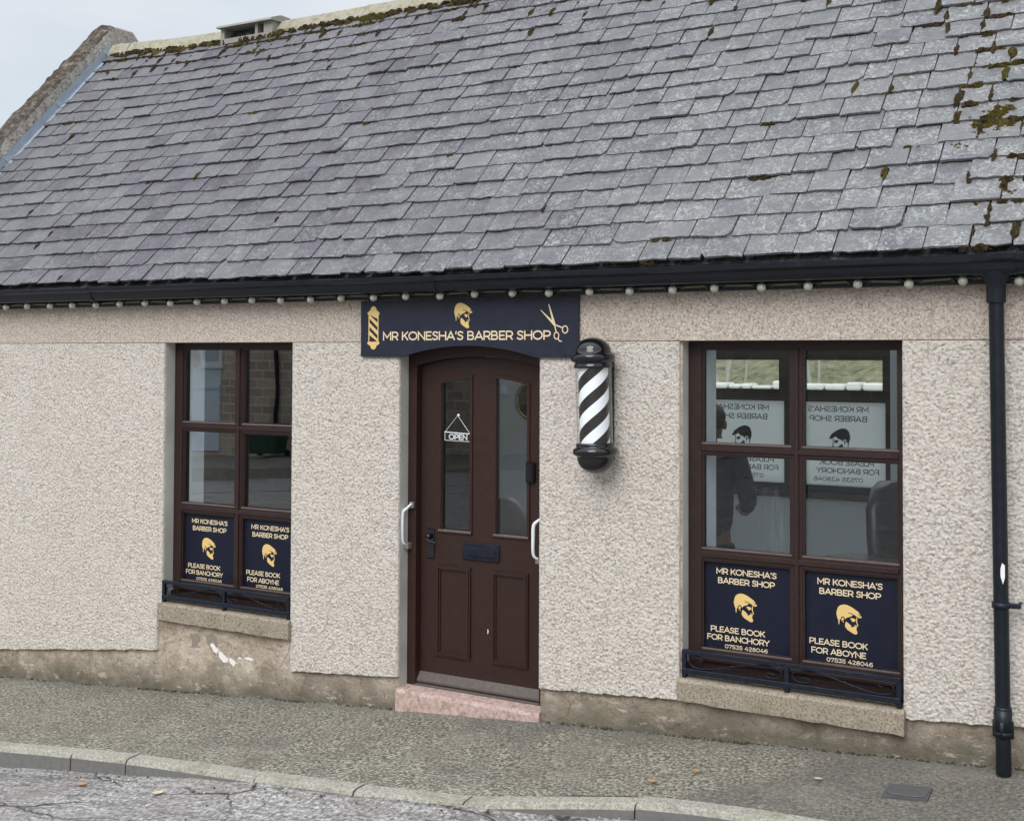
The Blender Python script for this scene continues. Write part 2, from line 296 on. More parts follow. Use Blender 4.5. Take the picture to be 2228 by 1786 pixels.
# ------------------------------------------------------------------ mesh helpers
OFF = {}
def tag(o, label=None, cat=None, group=None, kind=None):
    for k, v in (('label', label), ('category', cat), ('group', group), ('kind', kind)):
        if v: o[k] = v
    return o
def thing(name, label, cat, loc=(0, 0, 0), group=None):
    o = bpy.data.objects.new(name, None); o.empty_display_size = .1; COL.objects.link(o); o.location = loc
    OFF[o.name] = Vector(loc); return tag(o, label, cat, group)
class MB:
    def __init__(s): s.v = []; s.f = []; s.mi = []; s.sm = []
    def add(s, vs, fs, mi=0, sm=False):
        b = len(s.v); s.v += [tuple(v) for v in vs]
        for f in fs: s.f.append([i + b for i in f]); s.mi.append(mi); s.sm.append(sm)
        return s
    def box(s, x0, x1, y0, y1, z0, z1, mi=0, bev=0.0):
        if bev <= 0:
            v = [(x, y, z) for x in (x0, x1) for y in (y0, y1) for z in (z0, z1)]
            return s.add(v, [(0, 1, 3, 2), (4, 6, 7, 5), (0, 4, 5, 1), (2, 3, 7, 6), (0, 2, 6, 4), (1, 5, 7, 3)], mi)
        b = min(bev, (x1 - x0) / 2.01, (y1 - y0) / 2.01, (z1 - z0) / 2.01)   # chamfered box
        v = []; idx = {}
        for ix, (x, dx) in enumerate(((x0, b), (x1, -b))):
            for iy, (y, dy) in enumerate(((y0, b), (y1, -b))):
                for iz, (z, dz) in enumerate(((z0, b), (z1, -b))):
                    for ax, p in (('x', (x, y + dy, z + dz)), ('y', (x + dx, y, z + dz)), ('z', (x + dx, y + dy, z))):
                        idx[ix, iy, iz, ax] = len(v); v.append(p)
        F = []
        for a in (0, 1):
            F.append([idx[a, 0, 0, 'x'], idx[a, 0, 1, 'x'], idx[a, 1, 1, 'x'], idx[a, 1, 0, 'x']])
            F.append([idx[0, a, 0, 'y'], idx[1, a, 0, 'y'], idx[1, a, 1, 'y'], idx[0, a, 1, 'y']])
            F.append([idx[0, 0, a, 'z'], idx[0, 1, a, 'z'], idx[1, 1, a, 'z'], idx[1, 0, a, 'z']])
            for c_ in (0, 1):
                F.append([idx[a, c_, 0, 'x'], idx[a, c_, 1, 'x'], idx[a, c_, 1, 'y'], idx[a, c_, 0, 'y']])
                F.append([idx[a, 0, c_, 'x'], idx[a, 1, c_, 'x'], idx[a, 1, c_, 'z'], idx[a, 0, c_, 'z']])
                F.append([idx[0, a, c_, 'y'], idx[1, a, c_, 'y'], idx[1, a, c_, 'z'], idx[0, a, c_, 'z']])
        for a in (0, 1):
            for c_ in (0, 1):
                for d in (0, 1): F.append([idx[a, c_, d, q] for q in 'xyz'])
        return s.add(v, F, mi)
    def prism(s, poly, y0, y1, mi=0):          # polygon in (x,z) extruded along y
        n = len(poly)
        v = [(x, y0, z) for x, z in poly] + [(x, y1, z) for x, z in poly]
        return s.add(v, [list(range(n)), list(range(2 * n - 1, n - 1, -1))] + [(i, i + n, (i + 1) % n + n, (i + 1) % n) for i in range(n)], mi)
    def ring(s, x0, x1, z0, z1, w, y0, y1, mi=0):
        s.box(x0, x0 + w, y0, y1, z0, z1, mi); s.box(x1 - w, x1, y0, y1, z0, z1, mi)
        s.box(x0 + w, x1 - w, y0, y1, z0, z0 + w, mi); s.box(x0 + w, x1 - w, y0, y1, z1 - w, z1, mi); return s
    def lathe(s, prof, c, n=32, mi=0, axis=(0, 0, 1)):
        q = Vector((0, 0, 1)).rotation_difference(Vector(axis)); v = []; F = []
        for r, h in prof:
            for k in range(n):
                a = 2 * math.pi * k / n; v.append(tuple(q @ Vector((r * math.cos(a), r * math.sin(a), h)) + Vector(c)))
        for i in range(len(prof) - 1):
            for k in range(n): F.append((i * n + k, i * n + (k + 1) % n, (i + 1) * n + (k + 1) % n, (i + 1) * n + k))
        return s.add(v, F, mi, True)
    def tube(s, pts, r, n=8, mi=0, cap=True):
        P = [Vector(p) for p in pts]; v = []; F = []; up = None
        rr = r if isinstance(r, (list, tuple)) else [r] * len(P)
        for i, p in enumerate(P):
            d = (P[min(i + 1, len(P) - 1)] - P[max(i - 1, 0)]).normalized()
            if up is None: up = d.orthogonal().normalized()
            else: up = (up - d * up.dot(d)).normalized()
            w = d.cross(up)
            for k in range(n):
                a = 2 * math.pi * k / n; v.append(tuple(p + (up * math.cos(a) + w * math.sin(a)) * rr[i]))
        for i in range(len(P) - 1):
            for k in range(n): F.append((i * n + k, i * n + (k + 1) % n, (i + 1) * n + (k + 1) % n, (i + 1) * n + k))
        s.add(v, F, mi, True)
        if cap: s.add(v[:n], [list(range(n))[::-1]], mi); s.add(v[-n:], [list(range(n))], mi)
        return s
    def build(s, name, mats, parent=None, recalc=True):
        me = bpy.data.meshes.new(name); o = OFF[parent.name] if parent else Vector((0, 0, 0))
        me.from_pydata([(x - o.x, y - o.y, z - o.z) for x, y, z in s.v], [], s.f)
        for m in (mats if isinstance(mats, (list, tuple)) else [mats]): me.materials.append(MT[m])
        me.polygons.foreach_set('material_index', s.mi); me.polygons.foreach_set('use_smooth', s.sm)
        if recalc:
            import bmesh
            bm = bmesh.new(); bm.from_mesh(me); bmesh.ops.recalc_face_normals(bm, faces=bm.faces); bm.to_mesh(me); bm.free()
        me.update()
        ob = bpy.data.objects.new(name, me); COL.objects.link(ob)
        OFF[ob.name] = o
        if parent: ob.parent = parent
        return ob
def smooth_path(pts, k=6):
    P = [Vector(p) for p in pts]; out = []
    for i in range(len(P) - 1):
        a, b, c_, d = P[max(i - 1, 0)], P[i], P[i + 1], P[min(i + 2, len(P) - 1)]
        for j in range(k):
            t = j / k; out.append(.5 * ((2 * b) + (c_ - a) * t + (2 * a - 5 * b + 4 * c_ - d) * t * t + (3 * b - a - 3 * c_ + d) * t ** 3))
    out.append(P[-1]); return out
def vnoise(x, y, seed):
    xi = np.floor(x).astype(np.int64); yi = np.floor(y).astype(np.int64); fx = x - xi; fy = y - yi
    fx = fx * fx * (3 - 2 * fx); fy = fy * fy * (3 - 2 * fy)
    def h(a, b):
        n = (a * 374761393 + b * 668265263 + seed * 1442695041) & 0xffffffff
        n = ((n ^ (n >> 13)) * 1274126177) & 0xffffffff
        return ((n ^ (n >> 16)) & 0xffff) / 65535.0
    return (h(xi, yi) * (1 - fx) + h(xi + 1, yi) * fx) * (1 - fy) + (h(xi, yi + 1) * (1 - fx) + h(xi + 1, yi + 1) * fx) * fy
def grid_obj(name, X, Y, Z, mat, parent=None, smooth=True):
    nr, nc = X.shape; me = bpy.data.meshes.new(name); o = OFF[parent.name] if parent else Vector((0, 0, 0))
    co = np.stack([X - o.x, Y - o.y, Z - o.z], -1).reshape(-1, 3).astype(np.float32)
    idx = np.arange(nr * nc).reshape(nr, nc)
    q = np.stack([idx[:-1, :-1], idx[:-1, 1:], idx[1:, 1:], idx[1:, :-1]], -1).reshape(-1, 4)
    me.vertices.add(len(co)); me.vertices.foreach_set('co', co.ravel())
    me.loops.add(q.size); me.loops.foreach_set('vertex_index', q.ravel().astype(np.int32))
    me.polygons.add(len(q)); me.polygons.foreach_set('loop_start', (np.arange(len(q)) * 4).astype(np.int32)); me.polygons.foreach_set('loop_total', np.full(len(q), 4, np.int32))
    me.polygons.foreach_set('use_smooth', np.full(len(q), smooth))
    me.update(calc_edges=True); me.validate(); me.materials.append(MT[mat])
    ob = bpy.data.objects.new(name, me); COL.objects.link(ob); OFF[ob.name] = o
    if parent: ob.parent = parent
    return ob

# ------------------------------------------------------------------ lettering: monoline strokes
def arc(cx, cy, rx, ry, a0, a1, n=14): return [(cx + rx * math.cos(R(a0 + (a1 - a0) * i / n)), cy + ry * math.sin(R(a0 + (a1 - a0) * i / n))) for i in range(n + 1)]
def sp(pts, k=4): return [(p.x, p.y) for p in smooth_path([(x, y, 0) for x, y in pts], k)]
_bowl = [(.1, .93)] + arc(.42, .665, .265, .265, 90, -90) + [(.1, .40)]
GL = {
 'M': (.98, [[(.1, .07), (.1, .93), (.49, .3), (.88, .93), (.88, .07)]]),
 'R': (.76, [[(.1, .07), (.1, .93)], _bowl, [(.42, .40), (.66, .07)]]),
 'K': (.74, [[(.1, .07), (.1, .93)], [(.64, .93), (.1, .38)], [(.3, .56), (.66, .07)]]),
 'O': (.98, [arc(.49, .5, .42, .43, 0, 360, 28)]),
 'N': (.86, [[(.1, .07), (.1, .93), (.76, .07), (.76, .93)]]),
 'E': (.68, [[(.58, .93), (.1, .93), (.1, .07), (.6, .07)], [(.1, .5), (.52, .5)]]),
 'S': (.68, [sp([(.57, .82), (.45, .91), (.32, .93), (.17, .87), (.12, .73), (.17, .61), (.33, .52), (.5, .45), (.58, .3), (.51, .14), (.34, .07), (.18, .1), (.08, .19)])]),
 'H': (.86, [[(.1, .07), (.1, .93)], [(.76, .07), (.76, .93)], [(.1, .5), (.76, .5)]]),
 'A': (.86, [[(.06, .07), (.43, .93), (.80, .07)], [(.18, .31), (.68, .31)]]),
 "'": (.22, [[(.12, .93), (.1, .74)]]),
 'B': (.78, [[(.1, .07), (.1, .93)], [(.1, .93)] + arc(.41, .72, .2, .21, 90, -90) + [(.1, .51)], [(.41, .51)] + arc(.45, .29, .22, .22, 90, -90) + [(.1, .07)]]),
 'P': (.74, [[(.1, .07), (.1, .93)], _bowl]),
 'L': (.62, [[(.1, .93), (.1, .07), (.55, .07)]]),
 'F': (.66, [[(.58, .93), (.1, .93), (.1, .07)], [(.1, .48), (.52, .48)]]),
 'C': (.84, [arc(.5, .5, .42, .43, 45, 315, 20)]),
 'Y': (.76, [[(.04, .93), (.38, .45), (.72, .93)], [(.38, .45), (.38, .07)]]),
 '0': (.74, [arc(.37, .5, .28, .43, 0, 360, 24)]),
 '2': (.66, [sp([(.1, .78), (.17, .89), (.32, .93), (.47, .88), (.53, .74), (.47, .58)]) + [(.12, .07), (.58, .07)]]),
 '3': (.66, [[(.1, .93), (.53, .93), (.3, .56)] + sp([(.36, .56), (.5, .49), (.56, .31), (.49, .14), (.3, .07), (.14, .11), (.06, .19)])]),
 '4': (.74, [[(.43, .93), (.08, .3), (.68, .3)], [(.5, .52), (.5, .07)]]),
 '5': (.66, [[(.54, .93), (.16, .93), (.13, .57)] + sp([(.3, .58), (.5, .5), (.57, .33), (.5, .15), (.33, .07), (.17, .1), (.06, .18)])]),
 '6': (.70, [arc(.35, .33, .26, .26, 0, 360, 20), sp([(.55, .9), (.38, .93), (.2, .83), (.1, .62), (.09, .34)])]),
 '7': (.66, [[(.07, .78), (.07, .93), (.6, .93), (.25, .07)]]),
 '8': (.70, [arc(.35, .73, .2, .2, 0, 360, 18), arc(.35, .29, .26, .22, 0, 360, 20)]),
 ' ': (.34, [])}
def text(mb, s, x0, x1, zb, cap, y, t=.15, flip=False, dy=-1):
    tot = sum(GL[c_][0] for c_ in s) - .1; sx_ = (x1 - x0) / (tot - .06); pen = -.06; i = 0
    for ch in s:
        w, st = GL[ch]
        for pl in st:
            pts = [((x0 + (pen + px) * sx_), zb + pz * cap) for px, pz in pl]
            if flip: pts = [(x0 + x1 - a, b) for a, b in pts]
            ribbon(mb, pts, t * cap / 2, y + dy * (i % 5) * .00008); i += 1
        pen += w
def ribbon(mb, pts, h, y):
    P = [Vector((a, b)) for a, b in pts]; closed = (P[0] - P[-1]).length < 1e-6; n = len(P); Lf = []; Rt = []
    if not closed:
        P[0] = P[0] + (P[0] - P[1]).normalized() * h * .98; P[-1] = P[-1] + (P[-1] - P[-2]).normalized() * h * .98
    for i in range(n):
        a = P[i] - P[i - 1] if i else (P[0] - P[n - 2] if closed else P[1] - P[0])
        b = P[i + 1] - P[i] if i < n - 1 else (P[1] - P[0] if closed else P[-1] - P[-2])
        a.normalize(); b.normalize(); na = Vector((-a.y, a.x)); nb = Vector((-b.y, b.x)); m = na + nb
        if m.length < .2: m = na.copy()
        m.normalize(); k = h / max(.45, m.dot(nb)); Lf.append(P[i] + m * k); Rt.append(P[i] - m * k)
    v = [(p.x, y, p.y) for p in Lf] + [(p.x, y, p.y) for p in Rt]
    mb.add(v, [(i, i + 1, n + i + 1, n + i) for i in range(n - 1)])
def flat(mb, poly, y):
    from mathutils.geometry import tessellate_polygon
    tri = tessellate_polygon([[Vector((a, b, 0)) for a, b in poly]])
    mb.add([(a, y, b) for a, b in poly], [tuple(t) for t in tri])
HEAD = [[(265, 600), (285, 470), (330, 320), (420, 225), (560, 180), (680, 190), (800, 238), (900, 288), (1000, 360), (1100, 430), (1160, 500), (1195, 600), (1250, 640), (1205, 690), (1130, 692), (1060, 650), (990, 605), (935, 570), (890, 600), (850, 655), (770, 690), (690, 720), (640, 765), (625, 805), (590, 765), (560, 712), (510, 688), (455, 725), (435, 810), (390, 850), (387, 960), (372, 1055), (350, 1045), (338, 880), (300, 770)],
        [(640, 895), (760, 985), (835, 1060), (858, 1140), (910, 1105), (980, 1060), (1040, 1070), (1065, 1090), (1032, 1180), (1060, 1270), (1078, 1345), (1040, 1405), (955, 1405), (840, 1340), (700, 1255), (620, 1160), (595, 1070), (610, 980)],
        [(1030, 670), (1068, 690), (1075, 760), (1058, 830), (1072, 910), (1112, 1020), (1095, 1052), (1050, 1058), (990, 1030), (960, 1030), (970, 1000), (1000, 1015), (1060, 1025), (1075, 1008), (1030, 900), (1018, 830), (1040, 760)],
        [(790, 755), (860, 730), (950, 740), (1010, 780), (985, 840), (930, 890), (870, 870), (835, 800)],
        [(470, 790), (500, 730), (550, 765), (560, 830), (535, 880), (490, 840)],
        [(430, 830), (445, 815), (560, 945), (540, 962)]]
CUT = [[(695, 485), (760, 515), (850, 525), (935, 560), (900, 575), (840, 555), (750, 540)], [(1095, 500), (1110, 500), (1150, 565), (1190, 600), (1180, 625), (1130, 580)]]
def head(x0, x1, z0, z1, y, flip=False):
    mb = MB(); mc = MB()
    def tr(p):
        u = (p[0] - 265) / 985.; w = (1405 - p[1]) / 1225.
        if flip: u = 1 - u
        return (x0 + u * (x1 - x0), z0 + w * (z1 - z0))
    for pl in HEAD: flat(mb, [tr(p) for p in pl], y)
    for pl in CUT: flat(mc, [tr(p) for p in pl], y)
    return mb, mc

# ------------------------------------------------------------------ ground heights
def zp(x):
    xs = [-30, -4.3, -1.01, .37, 1.28, 2.75, 30]; zs = [-.308 - 25.7 * .078, -.308, -.04, .069, .124, .223, .223 + 27.25 * .078]
    return np.interp(x, xs, zs)
KB = [(-30, -2.0), (-8, -1.40), (-4, -1.28), (-2.68, -1.218), (-2.08, -1.175), (-1.4, -1.16), (-.61, -1.187), (.04, -1.2), (.64, -1.165), (1.02, -1.02), (1.38, -.885), (1.65, -.862), (1.97, -.862), (2.27, -.89), (4, -.95), (30, -1.6)]
def kb(x): return np.interp(x, [a for a, b in KB], [b for a, b in KB])
def kh(x): return np.interp(x, [-2.6, -1.5, -.6, .1, .66, 1.0, 1.45, 2.2], [.11, .076, .022, .014, .014, .048, .068, .085])
KW = .095
def pav(x, y): return zp(x) + .03 * np.minimum(y, 0)
def rd(x, y):
    e = kb(x) - KW; d = np.maximum(e - y, 0); w = np.exp(-d / .5)
    return pav(x, e) - kh(x) * w - .075 * (1 - w) - .004 * d + .036 * np.maximum(d - 5, 0)
# ground sheet (open land), road, pavement, kerb
g = np.linspace(-400, 400, 161); gx, gy = np.meshgrid(g, g)
gz = 8 * np.tanh(.078 * gx / 8) - .42 + np.where(gy > 9, np.clip((gy - 9) * .02, 0, 8), 0)
tag(grid_obj('ground', gx, gy, gz, 'grass'), kind='structure')
xs = np.concatenate([np.arange(-30, -9, .5), np.arange(-9, 8, .025), np.arange(8, 30.1, .5)])
t = np.linspace(0, 1, 49); X = np.repeat(xs[None], 49, 0); e = kb(xs)
Y = (.06 + (e - .06)[None] * t[:, None]); Z = pav(X, Y) + (vnoise(X * 5, Y * 5, 3) - .5) * .008 + (vnoise(X * 1.3, Y * 1.3, 9) - .5) * .01 * np.sin(t * math.pi)[:, None]
tag(grid_obj('pavement', X, Y, Z, 'pavement'), kind='structure')
dd = np.concatenate([np.arange(0, 3, .04), np.arange(3, 18, .5), [18.0, 19.0]])
X = np.repeat(xs[None], len(dd), 0); Y = (e - KW + .03)[None] - dd[:, None]
Z = rd(X, Y) + (vnoise(X * 4, Y * 4, 5) - .5) * .010 + (vnoise(X * 14, Y * 14, 6) - .5) * .006 - .004
tag(grid_obj('road', X, Y, Z, 'road'), kind='structure')
xm = np.repeat(np.arange(-30, 12, .25)[None], 2, 0); ym = np.array([[-16.2], [-16.3]]) + 0 * xm
tag(grid_obj('road_marking', xm, ym, rd(xm, ym) + .012, 'kerb'), kind='structure')
mb = MB(); joints = [-30, -21, -12, -8, -6.2, -5.0, -3.9, -2.95, -1.99, -1.55, -.585, .065, .67, 1.425, 2.32, 3.2, 4.1, 5.0, 7, 12, 20, 30]
for a, b in zip(joints[:-1], joints[1:]):
    n = max(2, int((b - a) / .12)) if b - a < 3 else 8
    jx = np.linspace(a + .004, b - .004, n + 1); dz = random.uniform(-.004, .006); v = []
    tw = random.uniform(-.006, .006)
    for x in jx:
        y = float(kb(x)); zt = float(pav(x, y)) + dz + tw * (x - a); zb = float(rd(x, y - KW)) - .12
        rag = random.uniform(-.003, .003)
        v += [(x, y + .002, zt - .1), (x, y + .002, zt + .004), (x, y - KW + .028, zt + rag * .4), (x, y - KW + .010, zt - .007), (x, y - KW + rag, zt - .026), (x, y - KW - .004 + rag, zb)]
    F = []; mi = []
    for i in range(n):
        for k in range(5):
            mb.add([v[i * 6 + k], v[i * 6 + k + 1], v[i * 6 + k + 7], v[i * 6 + k + 6]], [(0, 1, 2, 3)], 1 if k == 4 else 0)
    mb.add(v[:6], [range(6)], 1); mb.add(v[-6:], [range(6)], 1)
tag(mb.build('kerb', ['kerb', 'kerbface']), kind='structure')

# ------------------------------------------------------------------ the shop building
shop = thing('shop_building', 'single storey barber shop with roughcast walls under a grey slate roof', 'building', (0, 0, 0))
WL, WR = -2.606, 1.236; WW = 1.15; DL, DR = -.61, .372; LZ = 2.213; XA, XB = -5.76, 5.6; TH = .25
core = MB()
def pier(a, b, z1):
    v = [(x, y, z) for x in (a, b) for y in (.02, TH) for z in (-1.2, z1)]
    core.add(v, [(0, 1, 3, 2), (4, 6, 7, 5)], 1); core.add(v, [(0, 4, 5, 1), (2, 3, 7, 6), (0, 2, 6, 4), (1, 5, 7, 3)], 0)
SZ = .335
for a, b in ((XA + .02, WL), (WL + WW, DL), (DR, WR), (WR + WW, XB)): pier(a, b, LZ)
for x0 in (WL, WR): core.box(x0, x0 + WW, .022, TH, -1.2, SZ)
core.box(DL, DR, .10, TH, -1.2, .115)
core.box(XA + .02, XB, .05, TH, LZ, 2.62)
base = core.build('wall', ['base', 'reveal'], shop)
# granite lintel band in blocks with fine joints
js = [XA, -4.9, -3.825, -3.262, -2.761, -1.322, -.2, 1.086, 2.529, 3.4, 4.6, XB]
for a, b in zip(js[:-1], js[1:]): MB().box(a + .0006, b - .0006, -.003 + random.uniform(-.0007, .0007), .06, LZ, 2.56).build('lintel_block', 'granite', shop)
# roughcast panels, modelled relief
def worley(x, y, seed):
    xi = np.floor(x).astype(np.int64); yi = np.floor(y).astype(np.int64); best = np.full(x.shape, 9.0); hh = np.zeros(x.shape)
    def h(a, b, k):
        n = (a * 374761393 + b * 668265263 + (seed + k) * 1442695041) & 0xffffffff
        n = ((n ^ (n >> 13)) * 1274126177) & 0xffffffff
        return ((n ^ (n >> 16)) & 0xffff) / 65535.0
    for di in (-1, 0, 1):
        for dj in (-1, 0, 1):
            a, b = xi + di, yi + dj; d = np.hypot(a + h(a, b, 1) - x, b + h(a, b, 2) - y); m = d < best
            best = np.where(m, d, best); hh = np.where(m, h(a, b, 3), hh)
    return best, hh
def panel(a, b, za, zb, seed, st=.0042):
    nx = int((b - a) / st); nz_ = int((LZ - .004 - min(za, zb)) / st)
    xs = np.linspace(a, b, nx); t = np.linspace(0, 1, nz_)
    X = np.repeat(xs[None], nz_, 0); bot = za + (zb - za) * (xs - a) / (b - a) + (vnoise(xs * 30, xs * 0, seed) - .5) * .008
    Z = bot[None] + (LZ - .004 - bot)[None] * t[:, None]
    wx = X + (vnoise(X * 60, Z * 60, 8) - .5) * .008; wz = Z + (vnoise(X * 60, Z * 60, 18) - .5) * .008
    d, hh = worley(wx / .0140, wz / .0122, 1); n2 = vnoise(X / .0075, Z / .0075, 2); n3 = vnoise(X / .2, Z / .2, 4)
    H = np.sqrt(np.clip(1 - (d / .82) ** 2, 0, 1)) * (.45 + .55 * hh) * .8 + n2 * .2
    edge = np.clip(np.minimum(X - a, b - X) / .012, .3, 1)
    Yv = .003 - (H * .0115 + n3 * .004) * edge
    X = np.concatenate([X[:, :1] + .0008, X, X[:, -1:] - .0008], 1); Z = np.concatenate([Z[:, :1], Z, Z[:, -1:]], 1)
    Yv = np.concatenate([np.full((nz_, 1), .024), Yv, np.full((nz_, 1), .024)], 1)
    X = np.concatenate([X[:1], X, X[-1:]], 0); Z = np.concatenate([Z[:1] + .001, Z, Z[-1:]], 0); Yv = np.concatenate([np.full((1, X.shape[1]), .024), Yv, np.full((1, X.shape[1]), .024)], 0)
    grid_obj('roughcast_panel', X, Yv, Z, 'roughcast', shop)
panel(XA, -4.6, -.30, -.132, 16, .012)
panel(-4.6, -2.650, -.132, .102, 11)
# narrow strip between the lower panel edge and the window opening
panel(-2.650, WL, .315, .318, 15)
panel(WL + WW, DL, .113, .187, 12)
panel(DR, WR - .012, .256, .314, 13)
panel(WR + WW + .004, 3.4, .391, .464, 14)
panel(3.4, XB, .464, .63, 17, .012)
# old paint and cement patches on the base course under the left window
def jag(pl, k=.006, n=3):
    out = []
    for (xa, za), (xb, zb) in zip(pl, pl[1:] + pl[:1]):
        for i in range(n): t_ = i / n; out.append((xa + (xb - xa) * t_ + random.uniform(-k, k), za + (zb - za) * t_ + random.uniform(-k, k) * .7))
    return out
for pl in ([(-2.17, .192), (-2.15, .205), (-2.115, .182), (-2.09, .16), (-2.11, .140), (-2.14, .150)], [(-2.09, .157), (-2.07, .152), (-2.035, .13), (-2.005, .118), (-2.015, .09), (-2.05, .088), (-2.085, .118)],
           [(-2.0, .116), (-1.985, .088), (-1.955, .075), (-1.935, .096), (-1.965, .118), (-1.985, .126)], [(-1.925, .128), (-1.905, .143), (-1.885, .138), (-1.895, .126)], [(-1.865, .138), (-1.83, .15), (-1.78, .141), (-1.80, .131), (-1.84, .133)]):
    MB().prism(jag(pl, .0035), .0192, .0225).build('paint_flake', 'flake', shop)
for i, pl in enumerate([[(-2.22, .25), (-2.16, .262), (-2.11, .25), (-2.10, .2), (-2.13, .15), (-2.17, .16), (-2.2, .2)], [(-2.36, .24), (-2.29, .25), (-2.26, .21), (-2.30, .16), (-2.35, .15), (-2.33, .19)]]):
    MB().prism(jag(pl, .008), .0195, .0225).build('cement_patch', 'patch', shop)
# other outside walls and the room inside
mb = MB(); BY = 4.2
mb.box(XA, XA + .24, TH, BY, -1.5, 2.6); mb.box(XB - .24, XB, TH, BY, -1.5, 2.6)
mb.add([(XA, -.0, 2.6), (XA, BY + .3, 2.6), (XA, 2.2, 4.95)], [(0, 1, 2)]); mb.add([(XB, 0, 2.6), (XB, BY + .3, 2.6), (XB, 2.2, 4.95)], [(0, 1, 2)])
BWX0, BWX1, BWZ0, BWZ1 = -.62, 1.30, .99, 2.26
mb.box(XA, BWX0, BY, BY + .3, -1.5, 2.6); mb.box(BWX1, XB, BY, BY + .3, -1.5, 2.6)
mb.box(BWX0, BWX1, BY, BY + .3, -1.5, BWZ0); mb.box(BWX0, BWX1, BY, BY + .3, BWZ1, 2.6)
mb.build('outer_wall', 'render_pale', shop)
mb = MB()
mb.box(2.72, 2.8, TH + .002, BY - .012, .132, 2.52)
for a, b, c_, d in ((-2.6, BWX0, .132, 2.52), (BWX1, 2.72, .132, 2.52), (BWX0, BWX1, .132, BWZ0 - .02), (BWX0, BWX1, BWZ1, 2.52)): mb.box(a, b, BY - .012, BY - .002, c_, d)
for a, b in ((WL + WW, DL), (DR, WR), (WR + WW, 2.72)): mb.box(a, b, TH + .002, TH + .014, .132, 2.52)
for x0 in (WL, WR):
    mb.box(x0, x0 + WW, TH + .002, TH + .014, .132, .42); mb.box(x0, x0 + WW, TH + .002, TH + .014, LZ + .002, 2.52)
    mb.box(x0 + .06, x0 + .0755, .1715, TH + .06, .45, LZ - .002); mb.box(x0 + 1.1115, x0 + 1.13, .1715, TH + .06, .45, LZ - .002)
    mb.box(x0, x0 + WW, .172, TH + .03, .40, .435)
mb.box(DL, DR, TH + .002, TH + .014, 2.16, 2.52)
mb.build('interior_wall', 'room', shop)
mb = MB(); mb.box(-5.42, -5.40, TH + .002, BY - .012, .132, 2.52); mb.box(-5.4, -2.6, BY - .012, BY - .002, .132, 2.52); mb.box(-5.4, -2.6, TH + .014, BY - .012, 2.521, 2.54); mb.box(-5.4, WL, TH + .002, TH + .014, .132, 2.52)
mb.build('shade_toned_wall', 'room_shade', shop)  # shade put into the wall colour so the left window looks dark inside
MB().box(-5.5, 2.8, TH, BY, .10, .131).build('interior_floor', 'floor', shop)
# back window: frame, panes
mb = MB(); fx = [(-.62, .40), (.50, 1.30)]
y0, y1 = BY + .05, BY + .12
for (a, b, c_, d) in ((-.62, -.56, .99, 2.26), (.385, .565, .99, 2.26), (1.245, 1.30, .99, 2.26)): mb.box(a, b, y0, y1, c_, d)
for (p, q) in ((-.56, .385), (.565, 1.245)):
    mb.box(p, q, y0, y1, 2.108, 2.26); mb.box(p, q, y0, y1, 1.755, 1.853); mb.box(p, q, y0, y1, .99, 1.05)
    mb.box(p, q, y0 - .02, y0, 1.846, 1.858)
mb.box(.338, .385, y0 + .002, y1 - .002, 1.853, 2.108); mb.box(1.222, 1.245, y0 + .002, y1 - .002, 1.853, 2.108)
bw = mb.build('back_window', 'blackframe', shop)
MB().box(-.56, .385, BY + .09, BY + .094, 1.05, 2.108).box(.565, 1.245, BY + .09, BY + .094, 1.05, 2.108).build('pane', 'glass', bw)
MB().box(-.66, 1.30, BY - .06, BY + .05, .945, .99).build('sill', 'winewood', bw)

